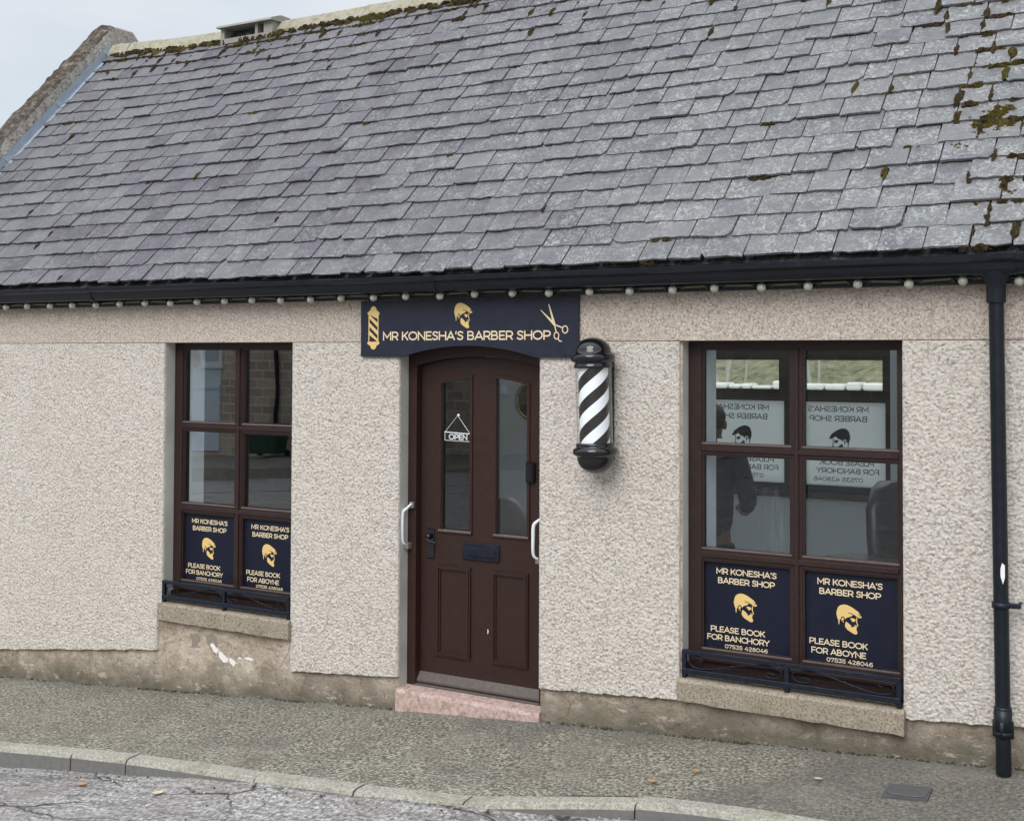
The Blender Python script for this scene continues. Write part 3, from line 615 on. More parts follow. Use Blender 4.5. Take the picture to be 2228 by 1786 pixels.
# front windows
GX = ((.075, .567), (.625, 1.112)); GZ = ((1.663, 2.172), (1.105, 1.611), (.575, 1.048))
def front_window(x0):
    mb = MB(); F0, F1 = .10, .170
    mb.box(x0, x0 + .075, F0, F1, .44, LZ - .001); mb.box(x0 + 1.112, x0 + WW, F0, F1, .44, LZ - .001)
    mb.box(x0 + .567, x0 + .625, F0 + .004, F1 - .004, .56, 2.172)
    mb.box(x0 + .585, x0 + .607, F0 - .008, F0 + .006, .56, 2.172, bev=.003)
    for a, b in ((2.172, LZ - .001), (1.611, 1.663), (1.048, 1.105), (.50, .575)):
        for p, q in ((.075, .567), (.625, 1.112)) if a < 2 and a > .6 else ((.075, 1.112),): mb.box(x0 + p, x0 + q, F0 + .002, F1 - .002, a, b)
        if .6 < a < 2: mb.box(x0 + .075, x0 + 1.112, F0 - .007, F0 + .004, a + .014, b - .014, bev=.003)
    mb.prism([(0, 0)] * 0 or [(x0, .44), (x0 + WW, .44), (x0 + WW, .50), (x0, .50)], .08, F1)
    mb.box(x0 + .07, x0 + 1.115, .088, .10, .512, .535, bev=.004); mb.box(x0 + .07, x0 + 1.115, .092, .10, .545, .562, bev=.003)
    w = mb.build('window', 'brownw', shop)
    bd = MB()
    for z0, z1 in GZ:
        for a, b in GX:
            bd.ring(x0 + a, x0 + b, z0, z1, .010, .108, .128, 0)
            bd.box(x0 + a, x0 + b, .103, .1085, z0 - .003, z0 + .008, 1)  # highlight put into a paler strip on the bottom bead
    bd.build('bead_and_highlight', ['brownw', 'bead_highlight'], w)
    for z0, z1 in GZ:
        for a, b in GX:
            MB().box(x0 + a + .002, x0 + b - .002, .134, .138, z0 + .002, z1 - .002).build('pane', 'glass', w)
    # stone sill, slightly proud of the wall
    s = MB(); n = 24; xa, xb = x0 - .010, x0 + WW + .012; rows = []
    for i in range(n + 1):
        x = xa + (xb - xa) * i / n; j = lambda k: random.uniform(-k, k)
        rows.append([(x, .10, SZ - .02), (x, -.030 + j(.003), SZ - .018 + j(.003)), (x, -.034 + j(.003), .42 + j(.003)), (x, -.024 + j(.003), .432 + j(.003)), (x, .10, .445)])
    v = [p for r in rows for p in r]
    s.add(v, [(i * 5 + k, (i + 1) * 5 + k, (i + 1) * 5 + (k + 1) % 5, i * 5 + (k + 1) % 5) for i in range(n) for k in range(5)])
    s.add(rows[0], [range(5)]); s.add(rows[-1], [range(5)])
    s.build('sill', 'sill', w)
    return w
front_window(WL); wR = front_window(WR)
MB().box(WR + .34, WR + .562, .1385, .1395, 1.11, 1.45).build('condensation', 'mist', wR)

# door: frame, leaf, glazing, furniture
mb = MB(); ar = lambda x: 2.124 - .055 * ((x + .115) / .433) ** 2
mb.box(DL + .001, -.548, .098, .20, .125, LZ - .001); mb.box(.318, DR - .001, .098, .20, .125, LZ - .001)
xs = np.linspace(-.548, .318, 25)
mb.prism([(float(x), float(ar(x))) for x in xs] + [(.318, LZ - .001), (-.548, LZ - .001)], .098, .20)
mb.box(-.548, -.530, .19, .205, .125, 2.06); mb.box(.300, .318, .19, .205, .125, 2.06)
frm = mb.build('door_frame', 'brown', shop)
gt = lambda x: 2.006 - .44 * (x + .1) ** 2
mb = MB(); DY0, DY1 = .150, .188
def colp(a, b, zlo, top, bot=None):
    xs = np.linspace(a, b, 9)
    mb.prism([(float(x), float(bot(x)) if bot else zlo) for x in xs] + [(float(x), float(top(x))) for x in xs[::-1]], DY0, DY1)
tp = lambda x: ar(x) - .004
colp(-.546, -.405, .142, tp); colp(-.185, -.012, .142, tp); colp(.212, .316, .142, tp)
for a, b in ((-.405, -.185), (-.012, .212)):
    mb.box(a, b, DY0, DY1, .142, 1.07); colp(a, b, 0, tp, gt)
for a, b in ((-.43, -.181), (-.034, .218)):        # bolection mouldings of the lower panels
    mb.ring(a, b, .312, .862, .012, DY0 - .012, DY0 + .001); mb.ring(a + .010, b - .010, .322, .852, .012, DY0 - .017, DY0 - .001)
    mb.ring(a + .020, b - .020, .332, .842, .012, DY0 - .008, DY0 + .001)
leaf = mb.build('door', 'brown', shop)
bd = MB()
for a, b in ((-.405, -.185), (-.012, .212)):
    bd.box(a - .012, a + .006, DY0 - .008, DY0 + .02, 1.062, float(gt(a)), 0); bd.box(b - .006, b + .012, DY0 - .008, DY0 + .02, 1.062, float(gt(b)), 0)
    xs = np.linspace(a - .012, b + .012, 9); bd.prism([(float(x), float(gt(x)) - .006) for x in xs] + [(float(x), float(gt(x)) + .012) for x in xs[::-1]], DY0 - .0085, DY0 + .02, 0)
    bd.box(a - .012, b + .012, DY0 - .010, DY0 + .02, 1.058, 1.076, 0); bd.box(a - .008, b + .008, DY0 - .0125, DY0 - .0095, 1.066, 1.077, 1)  # last strip is paler, a highlight put into its colour
bd.build('bead_and_highlight', ['brown', 'bead_highlight'], leaf)
for a, b in ((-.405, -.185), (-.012, .212)):
    xs = np.linspace(a, b, 9)
    MB().prism([(float(x), 1.07) for x in (xs[0], xs[-1])] + [(float(x), float(gt(x))) for x in xs[::-1]], .166, .170).build('pane', 'glass', leaf)
MB().box(-.236, .021, DY0 - .012, DY0 + .001, .909, 1.012, bev=.004).box(-.206, -.008, DY0 - .016, DY0 - .011, .938, .984, bev=.003).box(-.203, -.011, DY0 - .021, DY0 - .015, .936, .944).build('letter_plate', 'iron', leaf)
MB().box(-.498, -.444, DY0 - .010, DY0 + .001, .895, 1.075, bev=.004).lathe([(.001, 0), (.018, 0), (.014, .035), (.001, .036)], (-.471, DY0 - .01, 1.03), 16, axis=(0, -1, 0)).tube([(-.471, DY0 - .045, 1.015), (-.45, DY0 - .05, 1.005), (-.405, DY0 - .05, .995)], [.010, .010, .007], 8).build('handle', 'gloss', leaf)
MB().box(.207, .264, DY0 - .030, DY0 + .001, 1.394, 1.514, bev=.006).box(.215, .256, DY0 - .034, DY0 - .029, 1.41, 1.50, bev=.004).build('key_safe', 'gloss', leaf)
mb = MB(); mb.add([(x, y, z) for x in (-.546, .316) for y, z in ((.1505, .205), (.146, .205), (.112, .160), (.112, .148), (.1505, .148))], [(0, 1, 2, 3, 4), (9, 8, 7, 6, 5)] + [(i, (i + 1) % 5, (i + 1) % 5 + 5, i + 5) for i in range(5)])
mb.build('weatherboard', 'weather', leaf)
MB().prism([(-.064, .482), (-.057, .486), (-.055, .5), (-.060, .512), (-.064, .505), (-.061, .495)], DY0 - .0012, DY0 + .001).build('paint_chip', 'flake', leaf)
MB().box(-.55, .318, .095, .20, .118, .140, bev=.003).build('threshold', 'weather', frm)
# door step, its front slightly uneven
mb = MB(); n = 16; rows = []
for i in range(n + 1):
    x = -.615 + .992 * i / n; j = lambda k: random.uniform(-k, k)
    rows.append([(x, .11, -.3), (x, -.012 + j(.003), -.3), (x, -.012 + j(.004), .100 + j(.004)), (x, -.003 + j(.003), .119 + j(.003)), (x, .11, .129)])
v = [p for r in rows for p in r]
mb.add(v, [(i * 5 + k, (i + 1) * 5 + k, (i + 1) * 5 + (k + 1) % 5, i * 5 + (k + 1) % 5) for i in range(n) for k in range(5)]); mb.add(rows[0], [range(5)]); mb.add(rows[-1], [range(5)])
mb.build('door_step', 'step', shop)

# ------------------------------------------------------------------ roof
SA = R(46.5); CS, SN = math.cos(SA), math.sin(SA); EY, EZ = -.15, 2.625; UR = 3.25
sag = lambda x: -.014 * math.exp(-((x + .2) / 2.2) ** 2)
lift = lambda x: .055 * min(1, max(0, (-4.1 - x) / 1.3)) ** 1.3
def rp(x, u, h=0.0): return (x, EY + u * CS - h * SN, EZ + u * SN + h * CS + sag(x) * (1 - u / UR) + lift(x) * u / UR)
RX0, RX1 = -5.46, 5.5
mb = MB()
mb.add([rp(RX0 - .1, -.0, -.03), rp(RX1, 0, -.03), rp(RX1, UR, -.03), rp(RX0 - .1, UR, -.03)], [(0, 1, 2, 3)])
ry, rz = rp(0, UR, -.03)[1:]
bp = lambda x, t_: (x, ry + (ry + .2) * t_, rz + (2.55 - rz) * t_)
for xa, xb, t0, t1 in ((RX0 - .1, RX1, 0, .06), (RX0 - .1, RX1, .93, 1), (RX0 - .1, -2.5, .06, .93), (-.05, .05, .06, .93), (2.62, RX1, .06, .93)): mb.add([bp(xa, t0), bp(xb, t0), bp(xb, t1), bp(xa, t1)], [(0, 1, 2, 3)])  # rear slope left open for the added glazing
roof = mb.build('roof', 'slate', shop)
V = []; F = []; T = []; EXPO = .1605; rnd = random.Random(3)
k = 0; u = -.012
bottoms = []
while u < UR - .05:
    x = RX0 - .02 - rnd.uniform(0, .2); row = []
    wmean = .205 - .012 * (u / UR)
    while x < RX1:
        w = wmean * rnd.choice([.8, .9, .95, 1, 1, 1.05, 1.12, 1.25]); x1 = x + w
        gap = rnd.uniform(.003, .009); th = rnd.uniform(.009, .017); du = rnd.gauss(0, .0045); rot = rnd.gauss(0, .010); lft = .023 + rnd.uniform(0, .010)
        a, b = x + gap / 2, x1 - gap / 2; L_ = min(.29, UR + .02 - u); cl = rnd.random(); cr2 = rnd.random()
        c1 = rnd.uniform(.002, .007) if cl < .86 else rnd.uniform(.012, .03); c2 = rnd.uniform(.002, .008) if cr2 < .80 else rnd.uniform(.012, .042)
        pl = [(a, c1)]
        nb = 6
        for i in range(nb): pl.append((a + c1 * .8 + (w - gap - (c1 + c2) * .8) * i / (nb - 1), rnd.uniform(-.006, .006)))
        pl += [(b, c2), (b + rnd.uniform(-.002, .001), c2 + .5 * (L_ - c2)), (b - .003, L_), (a + .003, L_), (a + rnd.uniform(-.001, .002), c1 + .5 * (L_ - c1))]
        cx = (a + b) / 2; n = len(pl); base_i = len(V); wob = rnd.uniform(-.003, .003)
        for top in (1, 0):
            for px, pu in pl:
                qx = px + rot * (pu - .1); qu = u + du + pu - rot * (px - cx)
                hh = lft * (1 - pu / .31) + (th if top else 0) + wob * (px - cx) / w
                if top and pu < .02: hh -= rnd.uniform(.001, .004)
                V.append(rp(qx, qu, hh))
        tval = min(1, max(0, rnd.gauss(.5, .19) + .10 * math.sin(x * .7) + (.16 if x > .8 else -.06)))
        F.append(list(range(base_i, base_i + n))); T.append(tval)
        for i in range(n): j = (i + 1) % n; F.append([base_i + i, base_i + n + i, base_i + n + j, base_i + j]); T.append(tval * .8)
        bottoms.append((a, b, u + du, lft + th)); x = x1
    u += EXPO; k += 1
me = bpy.data.meshes.new('slates'); me.from_pydata(V, [], F); me.materials.append(MT['slate'])
at = me.attributes.new('tint', 'FLOAT', 'FACE'); at.data.foreach_set('value', T); me.update()
slates = bpy.data.objects.new('slates', me); COL.objects.link(slates); slates.parent = roof; OFF['slates'] = Vector((0, 0, 0))
for xa, xb in ((-2.5, -.05), (.05, 2.62)):
    MB().add([bp(xa, .06), bp(xb, .06), bp(xb, .93), bp(xa, .93)], [(0, 1, 2, 3)]).build('added_rooflight', 'glass', roof)  # added glazing on the unseen rear slope, lets daylight into the room
mb = MB()
mb.add([rp(-2.6, .42, -.11), rp(2.72, .42, -.11), rp(2.72, UR - .1, -.11), rp(-2.6, UR - .1, -.11)], [(0, 1, 2, 3)])
q_ = lambda x, t_: (bp(x, t_)[0], bp(x, t_)[1] - .03, bp(x, t_)[2] - .05)
for xa, xb, t0, t1 in ((-2.6, 2.72, 0, .06), (-2.6, 2.72, .93, 1), (-2.6, -2.5, .06, .93), (-.05, .05, .06, .93), (2.62, 2.72, .06, .93)): mb.add([q_(xa, t0), q_(xb, t0), q_(xb, t1), q_(xa, t1)], [(0, 1, 2, 3)])
for x in (-2.6, 2.72): mb.add([(x, TH + .01, 2.3), (x, 4.2, 2.3), (x, 4.2, 2.75), (x, ry, rz - .08), (x, TH + .01, 2.9)], [(0, 1, 2, 3, 4)])
mb.build('bounce_lining', 'room', roof)  # white lining added in place of a ceiling to spread daylight below
# ridge stones
xj = [-5.49, -5.24, -3.99, -3.39, -2.45, -1.55, -.65, .22, 1.1, 2.0, 2.9, 3.8, 4.7, 5.5]
RY, RZ = rp(0, UR)[1:]
for a, b in zip(xj[:-1], xj[1:]):
    if abs(a + 3.99) < .01: continue
    mb = MB(); dz = rnd.uniform(-.006, .006); pr = [(-.112, -.082), (-.106, -.056), (-.048, .032), (-.02, .046), (.02, .046), (.05, .032), (.11, -.055), (.11, -.09)]
    v = [(x, RY + p[0] + rnd.uniform(-.003, .003), RZ + lift(x) + p[1] + .02 + dz + rnd.uniform(-.004, .004)) for x in np.linspace(a + .004, b - .004, 6) for p in pr]
    n = len(pr)
    for i in range(5):
        for q in range(n): mb.add([v[i * n + q], v[(i + 1) * n + q], v[(i + 1) * n + (q + 1) % n], v[i * n + (q + 1) % n]], [(0, 1, 2, 3)])
    mb.add(v[:n], [range(n)]); mb.add(v[-n:], [range(n)]); mb.build('ridge_stone', 'ridge', shop)
# ridge ventilator with two dark openings
mb = MB(); x0, x1 = -3.99, -3.39
mb.prism([(x0, RZ - .1), (x1, RZ - .1), (x1, RZ - .055), (x0, RZ - .055)], RY - .15, RY + .15)
for a, b in ((x0, x0 + .04), (x0 + .40, x0 + .43), (x1 - .10, x1)): mb.box(a, b, RY - .145, RY + .14, RZ - .06, RZ + .05)
mb.box(x0 + .04, x1 - .05, RY + .0, RY + .02, RZ - .06, RZ + .05, 1)
mb.add([(x, y, z) for x in (x0 - .02, x1 + .02) for y, z in ((RY - .19, RZ + .037), (RY - .18, RZ + .058), (RY - .06, RZ + .100), (RY + .06, RZ + .100), (RY + .19, RZ + .045))], [range(5), (9, 8, 7, 6, 5)] + [(i, (i + 1) % 5, (i + 1) % 5 + 5, i + 5) for i in range(5)])
MT['vent'] = paint('grey_vent', (.27, .265, .24), .85, .3, 12, .4)
mb.build('ridge_vent', ['vent', 'black_flat'], shop)
# gable skew, lead flashing
mb = MB(); SX0, SX1 = -5.775, -5.50; n = 70
us = np.linspace(-.25, UR + .15, n); H = .195
def skewrow(u):
    j = lambda k: rnd.uniform(-k, k)
    return [rp(SX1 + j(.006), u, -.15), rp(SX1 + j(.010), u, .10 + j(.008)), rp(SX1 - .004 + j(.012), u, H - .02 + j(.008)), rp(SX1 - .03 + j(.01), u, H + j(.008)), rp((SX0 + SX1) / 2, u, H + .02 + j(.012)), rp(SX0 + .03, u, H + j(.012)), rp(SX0, u, H - .03 + j(.01)), rp(SX0, u, -.15)]
rows = [skewrow(u) for u in us]
for i in range(n - 1):
    for q in range(7): mb.add([rows[i][q], rows[i + 1][q], rows[i + 1][q + 1], rows[i][q + 1]], [(0, 1, 2, 3)], 1 if 2 <= q <= 5 else 0)
mb.add(rows[0], [range(8)])
# peak block and far side
pk = rows[-1]; far = [(x, 2 * (RY + .02) + .15 - y if y < RY + .09 else y + .10, z) for x, y, z in pk]; lowf = [(x, y + 1.9, z - 1.9) for x, y, z in far]
for A, B in ((pk, far), (far, lowf)):
    for q in range(7): mb.add([A[q], B[q], B[q + 1], A[q + 1]], [(0, 1, 2, 3)], 1 if 4 <= q <= 5 and A is pk else 0)
mb.build('gable_skew', ['skew', 'skewtop'], shop)
mb = MB(); n = 30; us = np.linspace(-.02, UR - .02, n)
for i in range(n - 1):
    for A, B in (((SX1 + .013, .102), (SX1 + .016, .036)), ((SX1 + .016, .036), (SX1 + .05, .030))):
        j = .003 * (i % 7 == 0)
        mb.add([rp(A[0], us[i], A[1] + j), rp(A[0], us[i + 1], A[1]), rp(B[0], us[i + 1], B[1]), rp(B[0] + j * 2, us[i], B[1] + j)], [(0, 1, 2, 3)])
mb.build('lead_flashing', 'lead', shop)
# moss: lumpy cushions in the joints
def blob(mb, c_, rx, ru, h, mi=0, nn=9, rings=4):
    x, u_, h0 = c_; u_ = min(u_, UR - .115); vs = []; ph = rnd.uniform(0, 6); s1 = rnd.randint(2, 4)
    for i in range(rings):
        t = i / rings * math.pi / 2
        for k_ in range(nn):
            a = 2 * math.pi * k_ / nn; q = (1 + .28 * math.sin(s1 * a + ph) + rnd.uniform(-.3, .3)) * math.cos(t)
            vs.append(rp(x + rx * q * math.cos(a), u_ + ru * q * math.sin(a), h0 - .006 + h * (math.sin(t) + rnd.uniform(-.22, .22) * (i > 0))))
    vs.append(rp(x, u_, h0 + h)); Fs = []
    for i in range(rings - 1):
        for k_ in range(nn): Fs.append((i * nn + k_, i * nn + (k_ + 1) % nn, (i + 1) * nn + (k_ + 1) % nn, (i + 1) * nn + k_))
    for k_ in range(nn): Fs.append(((rings - 1) * nn + k_, (rings - 1) * nn + (k_ + 1) % nn, rings * nn))
    mb.add(vs, Fs, mi, False)
mb = MB()
for a, b, u_, h in bottoms:
    dr = UR - u_
    pm = 1.3 * math.exp(-dr / (.30 if a < -2.5 else .40)) + .34 * math.exp(-dr / .8) + .04
    if a < -4.6: pm += .16 * math.exp(-(a + 5.5) / .4)
    band = math.exp(-((a - (2.86 - .18 * u_)) / .20) ** 2); pm += .95 * band
    if a > 1.6: pm += .10
    for r_ in range(7 if dr < .35 else 3 if dr < .6 or band > .4 else 1):
        if rnd.random() < pm * .8:
            at_joint = rnd.random() < .5; s = rnd.uniform(.5, 1.25) * (1.2 if band > .4 else 1)
            if at_joint: blob(mb, (a, u_ + rnd.uniform(.0, .12), h * .8), .016 * s, .045 * s, .019 * s)
            else:
                xc = rnd.uniform(a, b)
                for q in range(3): blob(mb, (xc + rnd.uniform(-.045, .045) * s, u_ - .006 + rnd.uniform(-.008, .006), .022), rnd.uniform(.018, .036) * s, rnd.uniform(.012, .02) * s, rnd.uniform(.014, .026) * s)
for i in range(420):
    x = rnd.uniform(-5.4, 4); blob(mb, (x, UR - .125 + rnd.uniform(-.045, .03), .032), rnd.uniform(.02, .06), rnd.uniform(.015, .04), rnd.uniform(.018, .04), 1 if rnd.random() < .12 and x < -3 else 0)
for x, u_, s in ((-5.18, 2.11, 1.3), (-5.1, 2.11, 1.2), (-5.02, 2.12, 1.0), (-4.55, 1.49, .8), (-4.88, 1.28, .7), (-4.8, .87, .8), (-3.85, 2.4, .6), (2.72, .97, 1.8), (2.75, .91, 1.5), (2.69, .84, 1.0), (2.77, 1.03, 1.7), (2.59, .74, 1.2), (2.86, .36, 1.2), (2.73, .32, .8), (2.78, .60, .8), (2.74, 1.0, 1.6), (2.70, .9, 1.2)):
    for q in range(14): blob(mb, (x + rnd.gauss(0, .022) * s, u_ + rnd.gauss(0, .014) * s, .020), rnd.uniform(.008, .02) * s, rnd.uniform(.007, .015) * s, rnd.uniform(.012, .024) * s ** .6, 1)
tag(mb.build('moss', ['moss', 'moss_green'], shop), kind='stuff')
# bird droppings: small pale splashes
for x, u_, s in ((-2.93, 2.62, 1), (-3.05, 2.87, .8), (2.38, 1.66, 1.5), (-.2, .5, .5), (1.9, .35, .5), (.95, 2.2, .7)): mb = MB(); blob(mb, (x, u_, .03), .02 * s, .012 * s, .004); mb.build('bird_dropping', 'flake', shop)
# eaves: fascia, gutter, hopper outlet, brackets
GS = lambda x: 2.597 + (.004 * x if x < 1 else .004 - .008 * (x - 1) * 0)
mb = MB(); mb.box(XA, XB, -.075, -.004, 2.470, 2.625); mb.build('fascia', 'black', shop)
prof = [(-.078, 2.612), (-.078, 2.535), (-.100, 2.512), (-.135, 2.508), (-.160, 2.514), (-.176, 2.535), (-.184, 2.560), (-.196, 2.566), (-.206, 2.572), (-.208, 2.596), (-.200, 2.600), (-.196, 2.594), (-.194, 2.578), (-.178, 2.574), (-.168, 2.545), (-.150, 2.522), (-.10, 2.524), (-.088, 2.54), (-.088, 2.612)]
mb = MB(); gx = [XA - .03, -4.0, -2.0, .0, 2.0, 4.0, XB]; n = len(prof)
sg = lambda x: .010 * math.sin((x + 4.5) * .8) * 0 + (.006 if x < -2 else 0)
v = [(x, y, z + sag(x) * .5) for x in np.linspace(XA - .03, XB, 23) for y, z in prof]
for i in range(22):
    for q in range(n): mb.add([v[i * n + q], v[(i + 1) * n + q], v[(i + 1) * n + (q + 1) % n], v[i * n + (q + 1) % n]], [(0, 1, 2, 3)])
gut = mb.build('gutter', 'black', shop)
for x, w in ((-3.17, .05), (-.26, .06), (2.84, .19)):
    mb = MB(); pr = [(y - .004 if y < -.1 else y, z - .004 if z < 2.55 else z + .004) for y, z in prof[:12]]
    vv = [(xx, y, z + sag(x) * .5) for xx in (x - w / 2, x + w / 2) for y, z in pr]; q = len(pr)
    mb.add(vv, [(i, i + 1, q + i + 1, q + i) for i in range(q - 1)]); mb.add(vv[:q], [range(q)]); mb.add(vv[q:], [range(q)]); mb.build('gutter_joint', 'black', gut)
mb = MB(); pxt, pxb = 2.838, 2.858; pz = float(zp(2.858))
mb.lathe([(.075, 2.525), (.072, 2.505), (.045, 2.468), (.043, 2.44), (.043, 2.38)], (pxt, -.10, 0), 24)
pipe = lambda z: pxt + (pxb - pxt) * (2.45 - z) / 2.2
mb.tube([(pipe(z), -.10, z) for z in (2.46, 1.8, 1.2, .6, pz + .005)], .0335, 20)
for z, r0 in ((2.395, .042), (2.415, .042), (.53, .0385), (.42, .041)): mb.lathe([(.033, -.012), (r0, -.010), (r0, .010), (.033, .012)], (pipe(z), -.10, z), 24)
mb.lathe([(.0335, -.06), (.040, -.058), (.040, .058), (.0335, .06)], (pipe(.47), -.10, .47), 24)
dp = mb.build('downpipe', 'black', shop)
MB().lathe([(.034, -.014), (.041, -.013), (.041, .013), (.034, .014)], (pipe(1.0), -.10, 1.0), 24).box(pipe(1) + .036, pipe(1) + .085, -.112, -.088, .99, 1.012, bev=.004).tube([(pipe(1) + .07, -.10, 1.0), (pipe(1) + .07, -.0, 1.0)], .007).build('pipe_bracket', 'iron', dp)
MB().lathe([(.036, -.04), (.046, -.038), (.046, .038), (.036, .04)], (pipe(.44), -.10, .44), 4).build('pipe_socket', 'iron', dp)
MB().prism([(pipe(1.2) + .006, 1.135), (pipe(1.2) + .016, 1.10), (pipe(1.2) + .024, 1.13), (pipe(1.2) + .024, 1.185), (pipe(1.2) + .012, 1.195), (pipe(1.2) + .006, 1.17)], -.1345, -.128).build('paint_chip', 'flake', dp)

# ------------------------------------------------------------------ festoon lights under the gutter
fest = thing('festoon_lights', 'string of clear round bulbs on a black cable under the gutter', 'lights', (-4.7, -.10, 2.482))
pts = []; bulbs = [(.245 * (n_ - 15) + rnd.uniform(-.006, .006), 2.482 + rnd.uniform(-.004, .004)) for n_ in range(-5, 37)]
mb = MB()
for (a, za), (b, zb) in zip(bulbs[:-1], bulbs[1:]):
    L_ = b - a; mb.tube([(a + L_ * t_, -.088, (za + (zb - za) * t_) + .012 + .004 * (2 * t_ - 1) ** 2) for t_ in (0, .25, .5, .75, 1)], .0075, 6)
    ms_ = MB(); ms_.tube([(a + .055, -.092, za + .012), (b - .045, -.092, zb + .012)], .0085, 6)
    ms_.build('cable_sleeve', 'cablet', fest)
    for t_ in (.055, L_ - .045): mb.tube([(a + t_ - .007, -.092, za + .012), (a + t_ + .007, -.092, za + .012)], .0125, 8)
for a, za in bulbs: mb.lathe([(.001, .034), (.016, .034), (.017, .012), (.012, .008)], (a, -.093, za), 10); mb.tube([(a, -.09, za + .02), (a, -.07, za + .045)], .004, 5)
mb.build('cable', 'cable', fest)
b0 = None
for i, (a, za) in enumerate(bulbs):
    if b0 is None:
        mb = MB(); mb.lathe([(.0005, -.024)] + [(.0225 * math.cos(R(t_)), -.002 + .0225 * math.sin(R(t_))) for t_ in range(-80, 71, 15)], (-4.7, -.10, 2.482), 18); b0 = mb.build('bulb', 'bulb', fest); o = b0
    else: o = b0.copy(); COL.objects.link(o); o.parent = fest
    o.location = (a + 4.7, -.002, za - 2.482)

# ------------------------------------------------------------------ shop sign
sign = thing('shop_sign', 'long navy board lettered in gold above the arched door', 'sign', (-.12, -.02, 2.12))
archz = lambda x: 2.187 - .068 * ((x + .108) / .47) ** 2
xs = np.linspace(-.578, .362, 21)
MB().prism([(-.884, 2.121)] + [(float(x), float(archz(x))) for x in xs] + [(.630, 2.118), (.634, 2.464), (-.886, 2.461)], -.026, -.012).build('board', 'navy', sign)
mb = MB(); text(mb, "MR KONESHA'S BARBER SHOP", -.713, .450, 2.221, .052, -.0264, .165); mb.build('lettering', 'goldl', sign)
a, b = head(-.194, -.067, 2.290, 2.440, -.0264); a.build('head_emblem', 'gold', sign)
b_ = MB(); [flat(b_, [(-.194 + (p[0] - 265) / 985. * .127, 2.29 + (1405 - p[1]) / 1225. * .15) for p in pl], -.0268) for pl in CUT]; b_.build('fringe_line', 'navy', sign)
mb = MB()
flat(mb, [(-.788 + .024 * math.cos(R(t_)), 2.404 + .027 * math.sin(R(t_))) for t_ in range(0, 181, 15)], -.0264); flat(mb, [(-.832, 2.379), (-.744, 2.379), (-.742, 2.386), (-.744, 2.393), (-.752, 2.396), (-.756, 2.404), (-.82, 2.404), (-.824, 2.396), (-.834, 2.393)], -.02645)
flat(mb, [(-.788 + .024 * math.cos(R(t_)), 2.192 + .027 * math.sin(R(t_))) for t_ in range(180, 361, 15)], -.0264); flat(mb, [(-.832, 2.213), (-.744, 2.213), (-.742, 2.206), (-.744, 2.199), (-.752, 2.196), (-.756, 2.190), (-.82, 2.190), (-.824, 2.196), (-.834, 2.199)], -.02645)
for x0 in (-.826, -.757): mb.add([(x0, -.0264, 2.213), (x0 + .007, -.0264, 2.213), (x0 + .007, -.0264, 2.379), (x0, -.0264, 2.379)], [(0, 1, 2, 3)])
for z0 in (2.205, 2.255, 2.305, 2.355):
    pl = [(-.819, z0 + .05), (-.819, z0 + .076), (-.757, z0 + .024), (-.757, z0 - .002)]
    mb.add([(x, -.02642, min(2.379, max(2.213, z))) for x, z in pl], [(0, 1, 2, 3)])
mb.build('pole_emblem', 'gold', sign)
mb = MB()
flat(mb, [(.440, 2.420), (.447, 2.420), (.486, 2.312), (.479, 2.300), (.470, 2.312)], -.0264); flat(mb, [(.390, 2.392), (.393, 2.384), (.478, 2.298), (.488, 2.304), (.480, 2.318)], -.02645)
ribbon(mb, [(.481, 2.305), (.491, 2.265)], .0035, -.0265); ribbon(mb, [(.481, 2.305), (.530, 2.288)], .0035, -.0266)
ribbon(mb, arc(.4935, 2.243, .015, .019, 0, 360, 20), .003, -.0264); ribbon(mb, arc(.548, 2.277, .017, .020, 0, 360, 20), .003, -.0264); ribbon(mb, sp([(.503, 2.229), (.512, 2.214), (.524, 2.212)]), .003, -.02655)
mb.build('scissors_emblem', 'goldl', sign)

# ------------------------------------------------------------------ barber pole
pole = thing('barber_pole', 'black and white striped barber pole with domed black caps on the wall', 'barber pole', (.785, -.13, 1.49))
ax = Vector((-.030, 0, 1)).normalized(); c0 = (.797, -.135, 1.495)
D = lambda r, z0, s: [(r * math.cos(R(t_)), z0 + s * .095 * math.sin(R(t_))) for t_ in range(0, 91, 10)]
prof = [(.085, .568), (.105, .570), (.107, .580), (.100, .588), (.100, .600), (.118, .606), (.122, .618), (.122, .632), (.116, .642), (.106, .646), (.104, .652)] + [(.100 * math.cos(R(t_)), .655 + .080 * math.sin(R(t_))) for t_ in range(0, 90, 9)] + [(.0005, .736)]
MB().lathe(prof, c0, 40, axis=ax).build('top_cap', 'gloss', pole)
prof = [(.085, .166), (.103, .164), (.105, .156), (.102, .148), (.108, .142), (.120, .134), (.123, .118), (.120, .106), (.110, .100), (.104, .094)] + [(.100 * math.cos(R(t_)), .090 - .090 * math.sin(R(t_))) for t_ in range(0, 90, 9)] + [(.0005, 0)]
MB().lathe(prof, c0, 40, axis=ax).build('bottom_cap', 'gloss', pole)
mb = MB(); nseg = 162; nh = 80; q = Vector((0, 0, 1)).rotation_difference(ax); z0, z1 = .155, .578; rr = .082; vv = []; FF = []; mi = []
pitch = .137 * 3
for i in range(nh + 1):
    z = z0 + (z1 - z0) * i / nh
    for k_ in range(nseg):
        a = 2 * math.pi * k_ / nseg + z / pitch * 2 * math.pi + 1.45
        vv.append(tuple(q @ Vector((rr * math.cos(a), rr * math.sin(a), z)) + Vector(c0)))
for i in range(nh):
    for k_ in range(nseg):
        mb_i = 0 if (k_ % 54) < 27 else 1
        FF.append((i * nseg + k_, i * nseg + (k_ + 1) % nseg, (i + 1) * nseg + (k_ + 1) % nseg, (i + 1) * nseg + k_)); mi.append(mb_i)
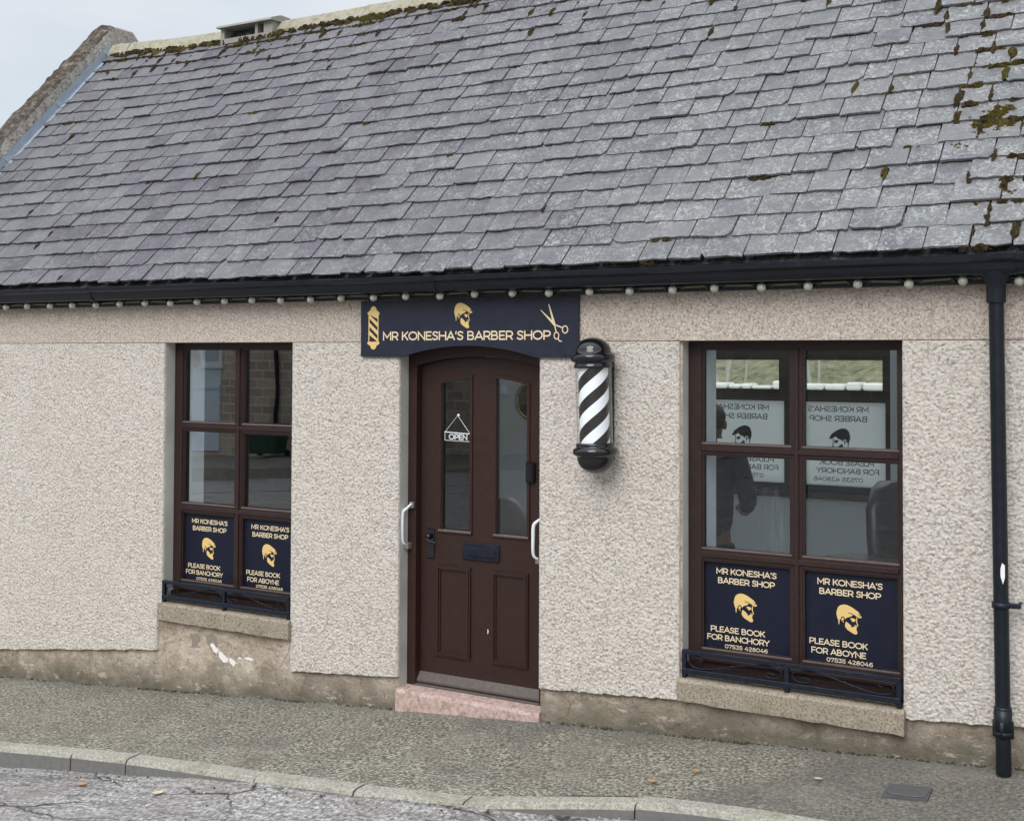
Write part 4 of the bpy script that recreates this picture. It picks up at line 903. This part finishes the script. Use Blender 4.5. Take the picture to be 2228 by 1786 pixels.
mb.v = vv; mb.f = [list(f_) for f_ in FF]; mb.mi = mi; mb.sm = [True] * len(FF)
mb.build('striped_drum', ['stripew', 'stripek'], pole)
MB().lathe([(.0985, .158), (.0985, .575)], c0, 48, axis=ax).build('clear_tube', 'tube', pole)
MB().box(.765, .845, -.034, .0, 1.56, 2.14, bev=.004).box(.770, .84, -.06, -.03, 2.09, 2.13, bev=.004).box(.775, .845, -.06, -.03, 1.585, 1.625, bev=.004).build('wall_bracket', 'gloss', pole)

# ------------------------------------------------------------------ window posters and guards
def poster(x0, which, label):
    dx = 0 if which == 0 else .543; o = x0 - 1.236; dz = 0 if x0 > 0 else -.004
    a, b = (x0 + .077, x0 + .565) if which == 0 else (x0 + .627, x0 + 1.110)
    t = thing('window_poster', label, 'poster', ((a + b) / 2, .13, .58), 'navy barber posters in the lower window panes')
    MB().box(a + .008, b - .008, .1295, .1325, .585, 1.038).build('sheet', 'navyv', t)
    y = .1291; mb = MB()
    if which == 0: Ls = [("MR KONESHA'S", 1.385, 1.712, .975, .031), ('BARBER SHOP', 1.394, 1.702, .926, .031), ('PLEASE BOOK', 1.353, 1.649, .668, .030), ('FOR BANCHORY', 1.333, 1.672, .624, .030), ('07535 428046', 1.432, 1.665, .587, .020)]
    else: Ls = [("MR KONESHA'S", 1.931, 2.256, .973, .031), ('BARBER SHOP', 1.941, 2.247, .924, .031), ('PLEASE BOOK', 1.889, 2.181, .668, .030), ('FOR ABOYNE', 1.899, 2.173, .622, .030), ('07535 428046', 1.977, 2.208, .587, .020)]
    for s, xa, xb, zb, cap in Ls: mb = MB(); text(mb, s, xa + o, xb + o, zb + dz, cap, y, .17); mb.build('lettering', 'goldl', t)
    hx = 1.481 if which == 0 else 2.027
    a_, b_ = head(hx + o, hx + o + .129, .739 + dz, .882 + dz, y); a_.build('head_emblem', 'gold', t)
    c_ = MB(); [flat(c_, [(hx + o + (p[0] - 265) / 985. * .129, .739 + dz + (1405 - p[1]) / 1225. * .143) for p in pl], y - .0004) for pl in CUT]; c_.build('fringe_line', 'navyv', t)
poster(WL, 0, 'navy poster for Banchory bookings in the window left of the door')
poster(WL, 1, 'navy poster for Aboyne bookings in the window left of the door, beside its Banchory poster')
poster(WR, 0, 'navy poster for Banchory bookings in the window between the barber pole and the downpipe')
poster(WR, 1, 'navy poster for Aboyne bookings in the window nearest the downpipe')
SCR = [(.135, .56), (.165, .64), (.14, .78), (.085, .82), (.04, .70), (.025, .48), (.05, .22), (.11, .09), (.20, .09), (.36, .30), (.5, .55), (.66, .82), (.80, .92), (.90, .86), (.965, .66), (.97, .38), (.93, .16), (.87, .10), (.815, .20), (.82, .38), (.865, .44), (.895, .36)]
def guard(x0, label):
    xa, xb = x0 + .006, x0 + WW - .006; z0, z1 = .448, .583; y = .006
    t = thing('window_guard', label, 'window guard', ((xa + xb) / 2, y, .445), 'wrought iron guards on the window sills')
    mb = MB(); mb.box(xa, xb, y - .014, y + .014, z1 - .024, z1, bev=.003); mb.box(xa, xb, y - .016, y + .016, z0 + .010, z0 + .038, bev=.003)
    for p in (xa, (xa + xb) / 2 - .012, xb - .024): mb.box(p, p + .024, y - .013, y + .013, z0 - .012, z1 - .002, bev=.003)
    mb.build('frame', 'iron', t)
    m = (xa + xb) / 2
    for p, q_, fl in ((xa + .024, m - .012, False), (m + .012, xb - .024, True)):
        mb = MB(); w = q_ - p; h0, h1 = z0 + .038, z1 - .024
        pts = [((q_ - u_ * w) if fl else (p + u_ * w), y, h0 + v_ * (h1 - h0)) for u_, v_ in SCR]
        mb.tube(smooth_path(pts, 5), .0036, 6)
        for u_ in (.40, .47): mb.lathe([(.0005, -.012), (.0075, -.002), (.0005, .014)], ((q_ - u_ * w) if fl else (p + u_ * w), y, h0 + (.36 if u_ < .45 else .52) * (h1 - h0)), 8, axis=(-.9 if fl else .9, 0, .35))
        mb.build('scroll', 'iron', t)
guard(WL, 'black wrought iron scroll guard on the sill of the window left of the door')
guard(WR, 'black wrought iron scroll guard on the sill of the window beside the downpipe')

# hanging OPEN plate on the door glass
op = thing('open_sign', 'small black hanging plate with a white border reading open on the door glass', 'sign', (-.28, .15, 1.61))
mb = MB(); mb.prism([(-.374, 1.613), (-.188, 1.610), (-.188, 1.664), (-.374, 1.671)], .146, .149); mb.build('plate', 'black_flat', op)
mb = MB(); text(mb, 'OPEN', -.340, -.212, 1.623, .032, .1454, .19); mb.build('lettering', 'white', op); mb = MB()
ribbon(mb, [(-.371, 1.667), (-.191, 1.660)], .003, .1455); ribbon(mb, [(-.371, 1.617), (-.191, 1.614)], .0015, .1455); ribbon(mb, [(-.371, 1.667), (-.371, 1.617)], .0015, .1456); ribbon(mb, [(-.191, 1.660), (-.191, 1.614)], .0015, .1456)
mb.build('border', 'white', op)
MB().tube([(-.368, .146, 1.67), (-.283, .152, 1.768), (-.192, .146, 1.663)], .0018, 5).build('string', 'white', op)
MB().lathe([(.0005, .006), (.006, .006), (.010, 0), (.0005, 0)], (-.283, .160, 1.768), 12, axis=(0, -1, 0)).build('suction_hook', 'white', op)
# two white grab rails at the sides of the door frame
def grab(x, z0, z1, lean, label):
    t = thing('grab_rail', label, 'grab rail', (x, .098, z0), 'white grab rails on the door frame')
    mb = MB(); v = []
    path = smooth_path([(x + .035, .085, z1), (x + .018 + lean, .058, z1 - .028), (x - .002 + lean, .044, z1 - .055), (x - .004 + lean, .040, (z0 + z1) / 2), (x - .004 + lean, .044, z0 + .03), (x + .004, .058, z0 + .005)], 5)
    mb.tube(path, [.006 + .005 * math.sin(math.pi * i / (len(path) - 1)) for i in range(len(path))], 10)
    mb.build('bar', 'white', t)
    MB().box(x + .018, x + .048, .078, .0985, z1 - .03, z1 + .008, bev=.003).box(x - .012, x + .028, .055, .0985, z0 - .024, z0 + .012, bev=.003).build('mount', 'steel', t)
grab(-.605, .975, 1.228, 0, 'white curved grab rail on the door frame beside the door handle')
grab(.325, .965, 1.215, -.012, 'white curved grab rail on the door frame below the key safe')

# ------------------------------------------------------------------ posters on the back window (seen from inside, mirrored)
def back_poster(a, b, label):
    t = thing('back_poster', label, 'poster', ((a + b) / 2, BY + .085, 1.05), 'white translucent posters on the back window')
    MB().box(a, b, BY + .082, BY + .085, 1.052, 1.753).build('sheet', 'poster', t)
    y = BY + .0812; mb = MB(); k = b - a; S_ = lambda u_: a + u_ * k
    for s, u0, u1, zb, cap in (("MR KONESHA'S", .03, .785, 1.672, .048), ('BARBER SHOP', .05, .765, 1.592, .048), ('PLEASE BOOK', .18, .85, 1.225, .045), ('FOR BANCHORY', .14, .91, 1.155, .045), ('07535 428046', .10, .715, 1.087, .036)):
        mb = MB(); text(mb, s, S_(u0), S_(u1), zb, cap, y, .15, flip=True); mb.build('lettering', 'ink', t)
    h_, c_ = head(S_(.29), S_(.56), 1.315, 1.535, y, flip=True); h_.build('head_emblem', 'ink', t)
back_poster(-.30, .383, 'white poster with mirrored dark lettering behind the person in the back window')
back_poster(.568, 1.243, 'white poster with mirrored dark lettering, fully readable, in the back window')

# round brass mirror on the back wall, chairs
mi_ = thing('round_mirror', 'round mirror with a brass rim on the wall seen through the door glass', 'mirror', (-2.07, BY - .03, 1.707))
MB().lathe([(.165, 0), (.185, .0), (.19, .015), (.18, .03), (.165, .028), (.163, .01)], (-2.07, BY - .014, 1.707), 40, axis=(0, -1, 0)).build('rim', 'brass', mi_)
MB().lathe([(.0005, .012), (.165, .012)], (-2.07, BY - .014, 1.707), 40, axis=(0, -1, 0)).build('glass', 'mirrorglass', mi_)
def barber_chair(x, y, rz, mat, label, sc=1.0):
    t = thing('barber_chair', label, 'chair', (x, y, .131)); M_ = Matrix.Translation((x, y, .131)) @ Matrix.Rotation(rz, 4, 'Z') @ Matrix.Scale(sc, 4)
    def put(mb, n_, m_):
        mb.v = [tuple(M_ @ Vector(p)) for p in mb.v]; return mb.build(n_, m_, t)
    put(MB().lathe([(.0005, .0), (.30, .0), (.30, .02), (.05, .05), (.05, .35), (.12, .38), (.0005, .38)], (0, 0, 0), 24), 'base', 'steel')
    put(MB().box(-.26, .26, -.28, .24, .38, .52, bev=.05), 'seat', mat)
    rows = []
    mb = MB(); pr = [(.52, .20, .26), (.7, .24, .255), (.9, .28, .25), (1.08, .31, .22), (1.18, .33, .15), (1.22, .335, .07)]; v = []
    for z, yy, hw in pr:
        for k_ in range(16):
            a_ = 2 * math.pi * k_ / 16; v.append((hw * math.copysign(abs(math.cos(a_)) ** .5, math.cos(a_)), yy + .055 * math.copysign(abs(math.sin(a_)) ** .7, math.sin(a_)), z))
    mb.add(v, [(i * 16 + k_, i * 16 + (k_ + 1) % 16, (i + 1) * 16 + (k_ + 1) % 16, (i + 1) * 16 + k_) for i in range(5) for k_ in range(16)] + [tuple(range(16)), tuple(range(80, 96))], 0, True); put(mb, 'backrest', mat)
    for s in (-1, 1): put(MB().box(s * .31 - .035, s * .31 + .035, -.24, .2, .66, .72, bev=.02).box(s * .31 - .02, s * .31 + .02, -.02, .06, .42, .66), 'armrest', mat)
    put(MB().box(-.18, .18, -.62, -.50, .12, .15, bev=.01).box(-.04, .04, -.55, -.25, .15, .40), 'footrest', 'steel')
barber_chair(2.33, 1.15, R(65), 'chair', 'black barber chair at the right edge of the window beside the downpipe', 1.04)
barber_chair(-.80, 2.0, R(160), 'taupe', 'taupe barber chair behind the right glass panel of the door', .78)
# low round table behind the right window
tb = thing('side_table', 'low round dark table behind the glass above the Aboyne poster', 'table', (2.05, .72, .131))
MB().lathe([(.0005, .985), (.30, .985), (.31, .995), (.30, 1.005), (.0005, 1.005)], (2.05, .78, .0), 36).build('top', 'wood', tb)
MB().lathe([(.2, .132), (.2, .15), (.03, .18), (.03, .985)], (2.05, .78, 0), 20).build('pedestal', 'wood', tb)

# ------------------------------------------------------------------ the person standing inside, back to the window
def skin_body(name, mat, verts, edges, parent, sub=2):
    me = bpy.data.meshes.new(name); o = OFF[parent.name]
    me.from_pydata([(v[0] - o.x, v[1] - o.y, v[2] - o.z) for v in verts], edges, [])
    ob = bpy.data.objects.new(name, me); COL.objects.link(ob); ob.parent = parent; OFF[ob.name] = o
    sk = ob.modifiers.new('skin', 'SKIN'); sk.use_smooth_shade = True
    for i, v in enumerate(verts): me.skin_vertices[0].data[i].radius = (v[3], v[4] if len(v) > 4 else v[3])
    me.skin_vertices[0].data[0].use_root = True
    ss = ob.modifiers.new('sub', 'SUBSURF'); ss.levels = sub; ss.render_levels = sub
    me.materials.append(MT[mat]); return ob
PX, PY, FZ = .80, 1.50, .131
per = thing('person', 'person with short black hair in a navy top standing inside behind the window', 'person', (PX, PY, FZ))
def P(x, y, z, r, r2=None): return (PX + x, PY + y, FZ + z, r, r2 or r)
H_ = 1.68
vs = [P(0, 0, .92, .10, .08), P(0, 0, 1.06, .12, .09), P(0, .01, 1.22, .165, .12), P(0, .01, 1.34, .15, .105), P(0, .02, 1.42, .058), P(.005, .035, 1.475, .052), P(.005, .045, 1.545, .075, .088), P(.005, .045, 1.60, .074, .09), P(.005, .04, 1.65, .05),
      P(.19, .0, 1.335, .062), P(.255, .02, 1.08, .05), P(.16, .22, .98, .04), P(.11, .29, .99, .034),
      P(-.19, .0, 1.335, .062), P(-.255, .02, 1.08, .05), P(-.16, .22, .98, .04), P(-.11, .29, .99, .034),
      P(.09, 0, .84, .06), P(.095, .015, .47, .045), P(.095, 0, .08, .036), P(.10, .12, .035, .036),
      P(-.09, 0, .84, .06), P(-.095, .015, .47, .045), P(-.095, 0, .08, .036), P(-.10, .12, .035, .036)]
es = [(0, 1), (1, 2), (2, 3), (3, 4), (4, 5), (5, 6), (6, 7), (7, 8), (3, 9), (9, 10), (10, 11), (11, 12), (3, 13), (13, 14), (14, 15), (15, 16), (0, 17), (17, 18), (18, 19), (19, 20), (0, 21), (21, 22), (22, 23), (23, 24)]
skin_body('body', 'skin', vs, es, per)
top = [P(0, 0, .78, .178, .135), P(0, 0, 1.06, .165, .125), P(0, .01, 1.22, .18, .135), P(0, .01, 1.335, .165, .118), P(0, .02, 1.395, .078), P(.195, .0, 1.335, .076), P(.258, .02, 1.08, .064), P(.19, .16, 1.01, .054), P(-.195, .0, 1.335, .076), P(-.258, .02, 1.08, .064), P(-.19, .16, 1.01, .054)]
skin_body('navy_top', 'navy_cloth', top, [(0, 1), (1, 2), (2, 3), (3, 4), (3, 5), (5, 6), (6, 7), (3, 8), (8, 9), (9, 10)], per)
tro = [P(0, 0, .86, .12, .10), P(.09, 0, .74, .10), P(.096, .012, .47, .078), P(.096, 0, .09, .062), P(-.09, 0, .74, .10), P(-.096, .012, .47, .078), P(-.096, 0, .09, .062)]
skin_body('trousers', 'dark_trousers', tro, [(0, 1), (1, 2), (2, 3), (0, 4), (4, 5), (5, 6)], per)
mb = MB()
def ell(mb, c_, r, zc=-9):
    v = []; F_ = []
    for i in range(13):
        t_ = math.pi * i / 12
        for k_ in range(20):
            a_ = 2 * math.pi * k_ / 20; j = 1 + .03 * math.sin(7 * a_ + 3 * i); z = math.cos(t_) * r[2]
            v.append((c_[0] + r[0] * j * math.sin(t_) * math.cos(a_), c_[1] + r[1] * j * math.sin(t_) * math.sin(a_), c_[2] + z))
    for i in range(12):
        for k_ in range(20): F_.append((i * 20 + k_, i * 20 + (k_ + 1) % 20, (i + 1) * 20 + (k_ + 1) % 20, (i + 1) * 20 + k_))
    mb.add(v, F_, 0, True)
ell(mb, (PX + .005, PY + .028, FZ + 1.60), (.086, .098, .098)); mb.build('hair', 'hair', per)
mb = MB(); ell(mb, (PX + .086, PY + .045, FZ + 1.555), (.014, .022, .032)); ell(mb, (PX - .076, PY + .045, FZ + 1.555), (.014, .022, .032)); ell(mb, (PX + .005, PY + .142, FZ + 1.54), (.016, .022, .024)); mb.build('ear', 'skin', per)
for s in (-1, 1):
    mb = MB(); hx, hy, hz = PX + s * .105, PY + .30, FZ + .99
    mb.tube([(hx, hy, hz), (hx - s * .02, hy + .04, hz), (hx - s * .025, hy + .075, hz - .005)], [.024, .034, .026], 8)
    for i in range(4):
        fx_ = hx - s * .045 + s * i * .018; mb.tube([(fx_, hy + .07, hz), (fx_ - s * .004, hy + .11 - abs(i - 1.5) * .006, hz - .008), (fx_ - s * .006, hy + .13 - abs(i - 1.5) * .008, hz - .03)], [.009, .008, .006], 6)
    mb.tube([(hx - s * .03, hy + .03, hz), (hx - s * .055, hy + .06, hz - .01), (hx - s * .058, hy + .085, hz - .02)], [.010, .009, .007], 6); mb.build('hand', 'skin', per)

# ------------------------------------------------------------------ small things on the ground
cv_ = thing('access_cover', 'small square iron access cover set in the pavement below the downpipe', 'manhole cover', (2.52, -.46, float(pav(2.52, -.46))))
def gp(x, y, h): return (x, y, float(pav(x, y)) + h)
mb = MB(); q4 = [(2.42, -.55), (2.615, -.53), (2.602, -.37), (2.416, -.385)]
mb.add([gp(x, y, .010) for x, y in q4] + [gp(x, y, -.02) for x, y in q4], [(0, 1, 2, 3), (0, 4, 5, 1), (1, 5, 6, 2), (2, 6, 7, 3), (3, 7, 4, 0)]); mb.build('frame', 'cover', cv_)
mb = MB(); q5 = [(2.515 + .088 * math.copysign(abs(math.cos(R(t_))) ** .5, math.cos(R(t_))), -.458 + .07 * math.copysign(abs(math.sin(R(t_))) ** .5, math.sin(R(t_)))) for t_ in range(0, 360, 15)]
mb.add([gp(x, y, .0125) for x, y in q5] + [gp(2.515 + (x - 2.515) * .94, -.458 + (y + .458) * .94, .016) for x, y in q5], [list(range(24, 48))] + [(i, (i + 1) % 24, (i + 1) % 24 + 24, i + 24) for i in range(24)]); mb.build('lid', 'cover', cv_)
def leaf_(x, y, s, rz, mat, label, road=False):
    h = float(rd(x, y)) if road else float(pav(x, y)); mb = MB(); v = []
    for i in range(7):
        t_ = i / 6; w = s * .42 * math.sin(math.pi * min(1, t_ * .95 + .05)) ** .8
        for k_ in (-1, 0, 1): lx = (t_ - .5) * s * 1.4; ly = k_ * w; v.append((x + lx * math.cos(rz) - ly * math.sin(rz), y + lx * math.sin(rz) + ly * math.cos(rz), h + .008 + abs(k_) * s * .12 + .1 * s * (t_ - .5) ** 2))
    mb.add(v, [(i * 3 + k_, i * 3 + k_ + 1, i * 3 + k_ + 4, i * 3 + k_ + 3) for i in range(6) for k_ in (0, 1)], 0, True)
    tag(mb.build('fallen_leaf', mat), label, 'leaf', 'fallen leaves on the pavement and road')
leaf_(1.39, -.70, .035, .4, 'leafdead', 'orange fallen leaf on the pavement between the step and the right window')
leaf_(1.53, -.50, .032, 1.0, 'leafdead', 'brown fallen leaf near the dark pavement patch under the right window')
leaf_(2.10, -.42, .028, .2, 'leafpale', 'pale scrap of leaf on the pavement beside the access cover')
leaf_(-1.62, -1.50, .045, .3, 'leafdead', 'tan fallen leaf in the gutter below the kerb, leftmost leaf on the road', True)
leaf_(-1.02, -1.52, .05, 1.2, 'leafpale', 'yellowish fallen leaf in the gutter by the dropped kerb', True)
leaf_(1.20, -1.42, .04, .1, 'leafpale', 'pale fallen leaf on the road under the diagonal kerb stone', True)
# ------------------------------------------------------------------ across the street (seen in the glass) and behind the shop
gz0 = -1.02
hs = thing('stone_house', 'brown stone house across the road, seen mirrored in the left window', 'house', (-24, -24, gz0))
mb = MB(); HY = -24.0
mb.box(-46, 4, HY - 8, HY, gz0 - 3, 3.9); mb.build('wall', 'rubble', hs)
mb = MB(); mb.add([(-46.3, HY + .3, 3.9), (4.3, HY + .3, 3.9), (4.3, HY - 4, 7.4), (-46.3, HY - 4, 7.4), (-46.3, HY - 8.3, 3.9), (4.3, HY - 8.3, 3.9)], [(0, 1, 2, 3), (3, 2, 5, 4), (0, 3, 4), (1, 5, 2)]); mb.build('roof', 'slate', hs)
for x, za_, zb_, w in ((-33.5, 1.2, 2.9, 1.1), (-29.5, 1.2, 2.9, 1.1), (-25.9, 1.9, 2.85, .95), (-19.0, 1.2, 2.9, 1.1), (-15, 1.2, 2.9, 1.1), (-11, 1.3, 3.0, 1.1), (1.5, 1.4, 3.1, 1.1)):
    f_ = MB().ring(x - w / 2, x + w / 2, za_, zb_, .10, HY, HY + .06).box(x - w / 2 - .07, x + w / 2 + .07, HY, HY + .12, za_ - .12, za_).build('window', 'white', hs)
    MB().box(x - w / 2 + .1, x + w / 2 - .1, HY, HY + .03, za_ + .1, zb_ - .1).build('pane', 'bluepane', f_)
MB().box(-27.3, -25.45, HY, HY + .06, gz0, 1.05).box(-27.3, -25.45, HY, HY + .09, 1.05, 1.15).build('garage_door', 'bluepale', hs)
MB().box(-27.3, -25.45, HY, HY + .05, 1.15, 1.78).build('rendered_patch', 'bluepale', hs)
MB().tube([(-23.0, HY + .08, 3.9), (-23.0, HY + .08, gz0)], .07, 8).build('downpipe', 'black', hs)
xg = np.repeat(np.linspace(-60, 30, 91)[None], 8, 0); yg = np.repeat(np.array([-19.5, -19.62, -20, -21, -22, -23, -24, -25])[:, None], 91, 1)
tag(grid_obj('far_pavement', xg, yg, gz0 + .05 * (xg + 22.5) - .02 * (yg - HY) - .01 - 1.2 * (yg > -19.6), 'pavement'), kind='structure')
bn_ = thing('wheelie_bin', 'dark green wheelie bin by the stone house, seen mirrored in the left window', 'bin', (-22.6, HY + .9, gz0))
v = [(-22.6 + sx_ * w * 2.2, HY + .9 + sy_ * w, gz0 + z) for z, w in ((.12, .24), (1.0, .30)) for sx_, sy_ in ((-1, -1), (1, -1), (1, 1), (-1, 1))]
MB().add(v, [(0, 1, 2, 3), (4, 5, 6, 7), (0, 1, 5, 4), (1, 2, 6, 5), (2, 3, 7, 6), (3, 0, 4, 7)]).build('body', 'bin', bn_)
MB().box(-23.28, -21.92, HY + .57, HY + 1.25, gz0 + 1.0, gz0 + 1.07, bev=.03).build('lid', 'bin', bn_)
for s in (-1, 1): MB().lathe([(.0005, -.03), (.12, -.03), (.12, .03), (.0005, .03)], (-22.6 + s * .56, HY + .62, gz0 + .12), 16, axis=(1, 0, 0)).build('wheel', 'black_flat', bn_)
xg, yg = np.meshgrid(np.linspace(-12, 9, 30), np.linspace(BY + .2, 12.1, 20))
tag(grid_obj('bounce_yard', xg, yg, .02 * xg - .05 + 0 * yg, 'bounce_pale'), kind='structure')  # pale ground added behind the shop to bounce light onto the back window
gw = thing('garden_wall', 'pale stone garden wall seen through the back window', 'wall', (-3, 12, .3))
mb = MB(); mb.box(-16, 10, 12, 12.35, -1.2, 1.66); x = -16
while x < 10: w = rnd.uniform(.15, .38); mb.box(x, x + w - .02, 11.97, 12.38, 1.66, 1.70 + rnd.uniform(0, .09), bev=.03); x += w
mb.build('masonry', 'garden_wall', gw)
x_, y_ = np.meshgrid(np.linspace(-60, 50, 56), np.linspace(29, 90, 40))
tag(grid_obj('hillside', x_, y_, -.6 + (y_ - 29) * .30 + vnoise(x_ * .5, y_ * .5, 4) * 1.0, 'bank'), kind='structure')
for i, (x, y, r_, ln, lab) in enumerate(((-8.85, 26, .075, -.95, 'pale leaning bare trunk, leftmost of the trees behind the back window'), (-8.55, 26.3, .07, -.03, 'pale upright bare trunk, second of the trees behind the back window'), (-8.32, 25.8, .06, .35, 'pale trunk leaning right, third of the trees behind the back window'), (-7.9, 26, .04, .25, 'thin pale trunk, fourth of the trees behind the back window'), (-6.2, 26, .05, -.4, 'slender leaning trunk in the right sash of the back window'), (-5.75, 25.5, .04, .05, 'thin upright sapling above the garden wall in the right sash'))):
    t = thing('tree', lab, 'tree', (x, y, -1.1), 'trees behind the shop')
    mb = MB(); mb.tube([(x - ln, y, -1.1), (x, y, 1.8), (x + ln * 1.2, y + .1, 4.5), (x + ln * 1.6, y, 7)], [r_ * 1.25, r_, r_ * .7, r_ * .25], 9)
    for q_ in range(5):
        z = 3 + q_ * .7; a_ = rnd.uniform(0, 6.28); mb.tube([(x + ln * (z - .9) / 3.6, y, z), (x + ln * (z - .9) / 3.6 + math.cos(a_) * .6, y + math.sin(a_) * .6, z + .6), (x + ln + math.cos(a_) * 1.2, y + math.sin(a_) * 1.2, z + 1.5)], [r_ * .4, r_ * .25, .01], 5)
    mb.build('trunk', 'bark', t)
    mb = MB()
    for q_ in range(260):
        a_ = rnd.uniform(0, 6.28); rr_ = rnd.uniform(.2, 1.6); z = rnd.uniform(2.9, 7.2); c_ = Vector((x + ln + rr_ * math.cos(a_), y + rr_ * math.sin(a_), z)); d1 = Vector((rnd.gauss(0, 1), rnd.gauss(0, 1), rnd.gauss(0, 1))).normalized() * .09; d2 = d1.orthogonal().normalized() * .06
        mb.add([c_ - d1, c_ + d2, c_ + d1, c_ - d2], [(0, 1, 2, 3)])
    mb.build('crown', 'leafg', t, recalc=False)

# loose grit and crumbs of leaf gathered below the kerb
mb = MB()
for i in range(260):
    x = rnd.uniform(-2.7, 2.2); d = abs(rnd.gauss(0, .10)) if rnd.random() < .8 else rnd.uniform(0, .7); y = float(kb(x)) - KW - .012 - d; z = float(rd(x, y)); r_ = rnd.uniform(.003, .008)
    a_ = rnd.uniform(0, 3.1); vs = [(x + r_ * 1.3 * math.cos(a_ + k_ * 1.57 + rnd.uniform(-.3, .3)), y + r_ * math.sin(a_ + k_ * 1.57 + rnd.uniform(-.3, .3)), z - .002) for k_ in range(4)]
    mb.add(vs + [(x, y, z + r_ * .9)], [(0, 1, 4), (1, 2, 4), (2, 3, 4), (3, 0, 4)], rnd.choice((0, 0, 0, 0, 1, 3, 3)))
tag(mb.build('grit', ['kerb', 'leafpale', 'leafdead', 'wood']), 'loose grit and leaf crumbs in the gutter along the kerb', 'grit', kind='stuff')

# moss and dirt gathered where the wall meets the pavement
mb = MB()
for i in range(1500):
    x = rnd.uniform(-4.6, 3.6)
    if DL - .02 < x < DR + .02 or rnd.random() > .25 + .75 * vnoise(np.array(x * 2.1), np.array(.5), 31): continue
    r_ = rnd.uniform(.003, .010) * rnd.choice((1, 1, 1, 1.8)); y = .018 - rnd.uniform(0, .03); z = float(pav(x, y)); n_ = 7
    vs = [(x + r_ * rnd.uniform(.6, 1.4) * math.cos(k_ * 6.283 / n_), y + r_ * .6 * rnd.uniform(.6, 1.3) * math.sin(k_ * 6.283 / n_), z - .004) for k_ in range(n_)] + [(x + rnd.uniform(-.004, .004), y, z + r_ * rnd.uniform(.4, .9))]
    mb.add(vs, [(k_, (k_ + 1) % n_, n_) for k_ in range(n_)])
MT['footmoss'] = paint('foot_moss', (.035, .034, .02), 1, .6, 30, .5)
tag(mb.build('wall_foot_moss', 'footmoss'), 'dark moss and dirt along the foot of the wall', 'moss', kind='stuff')
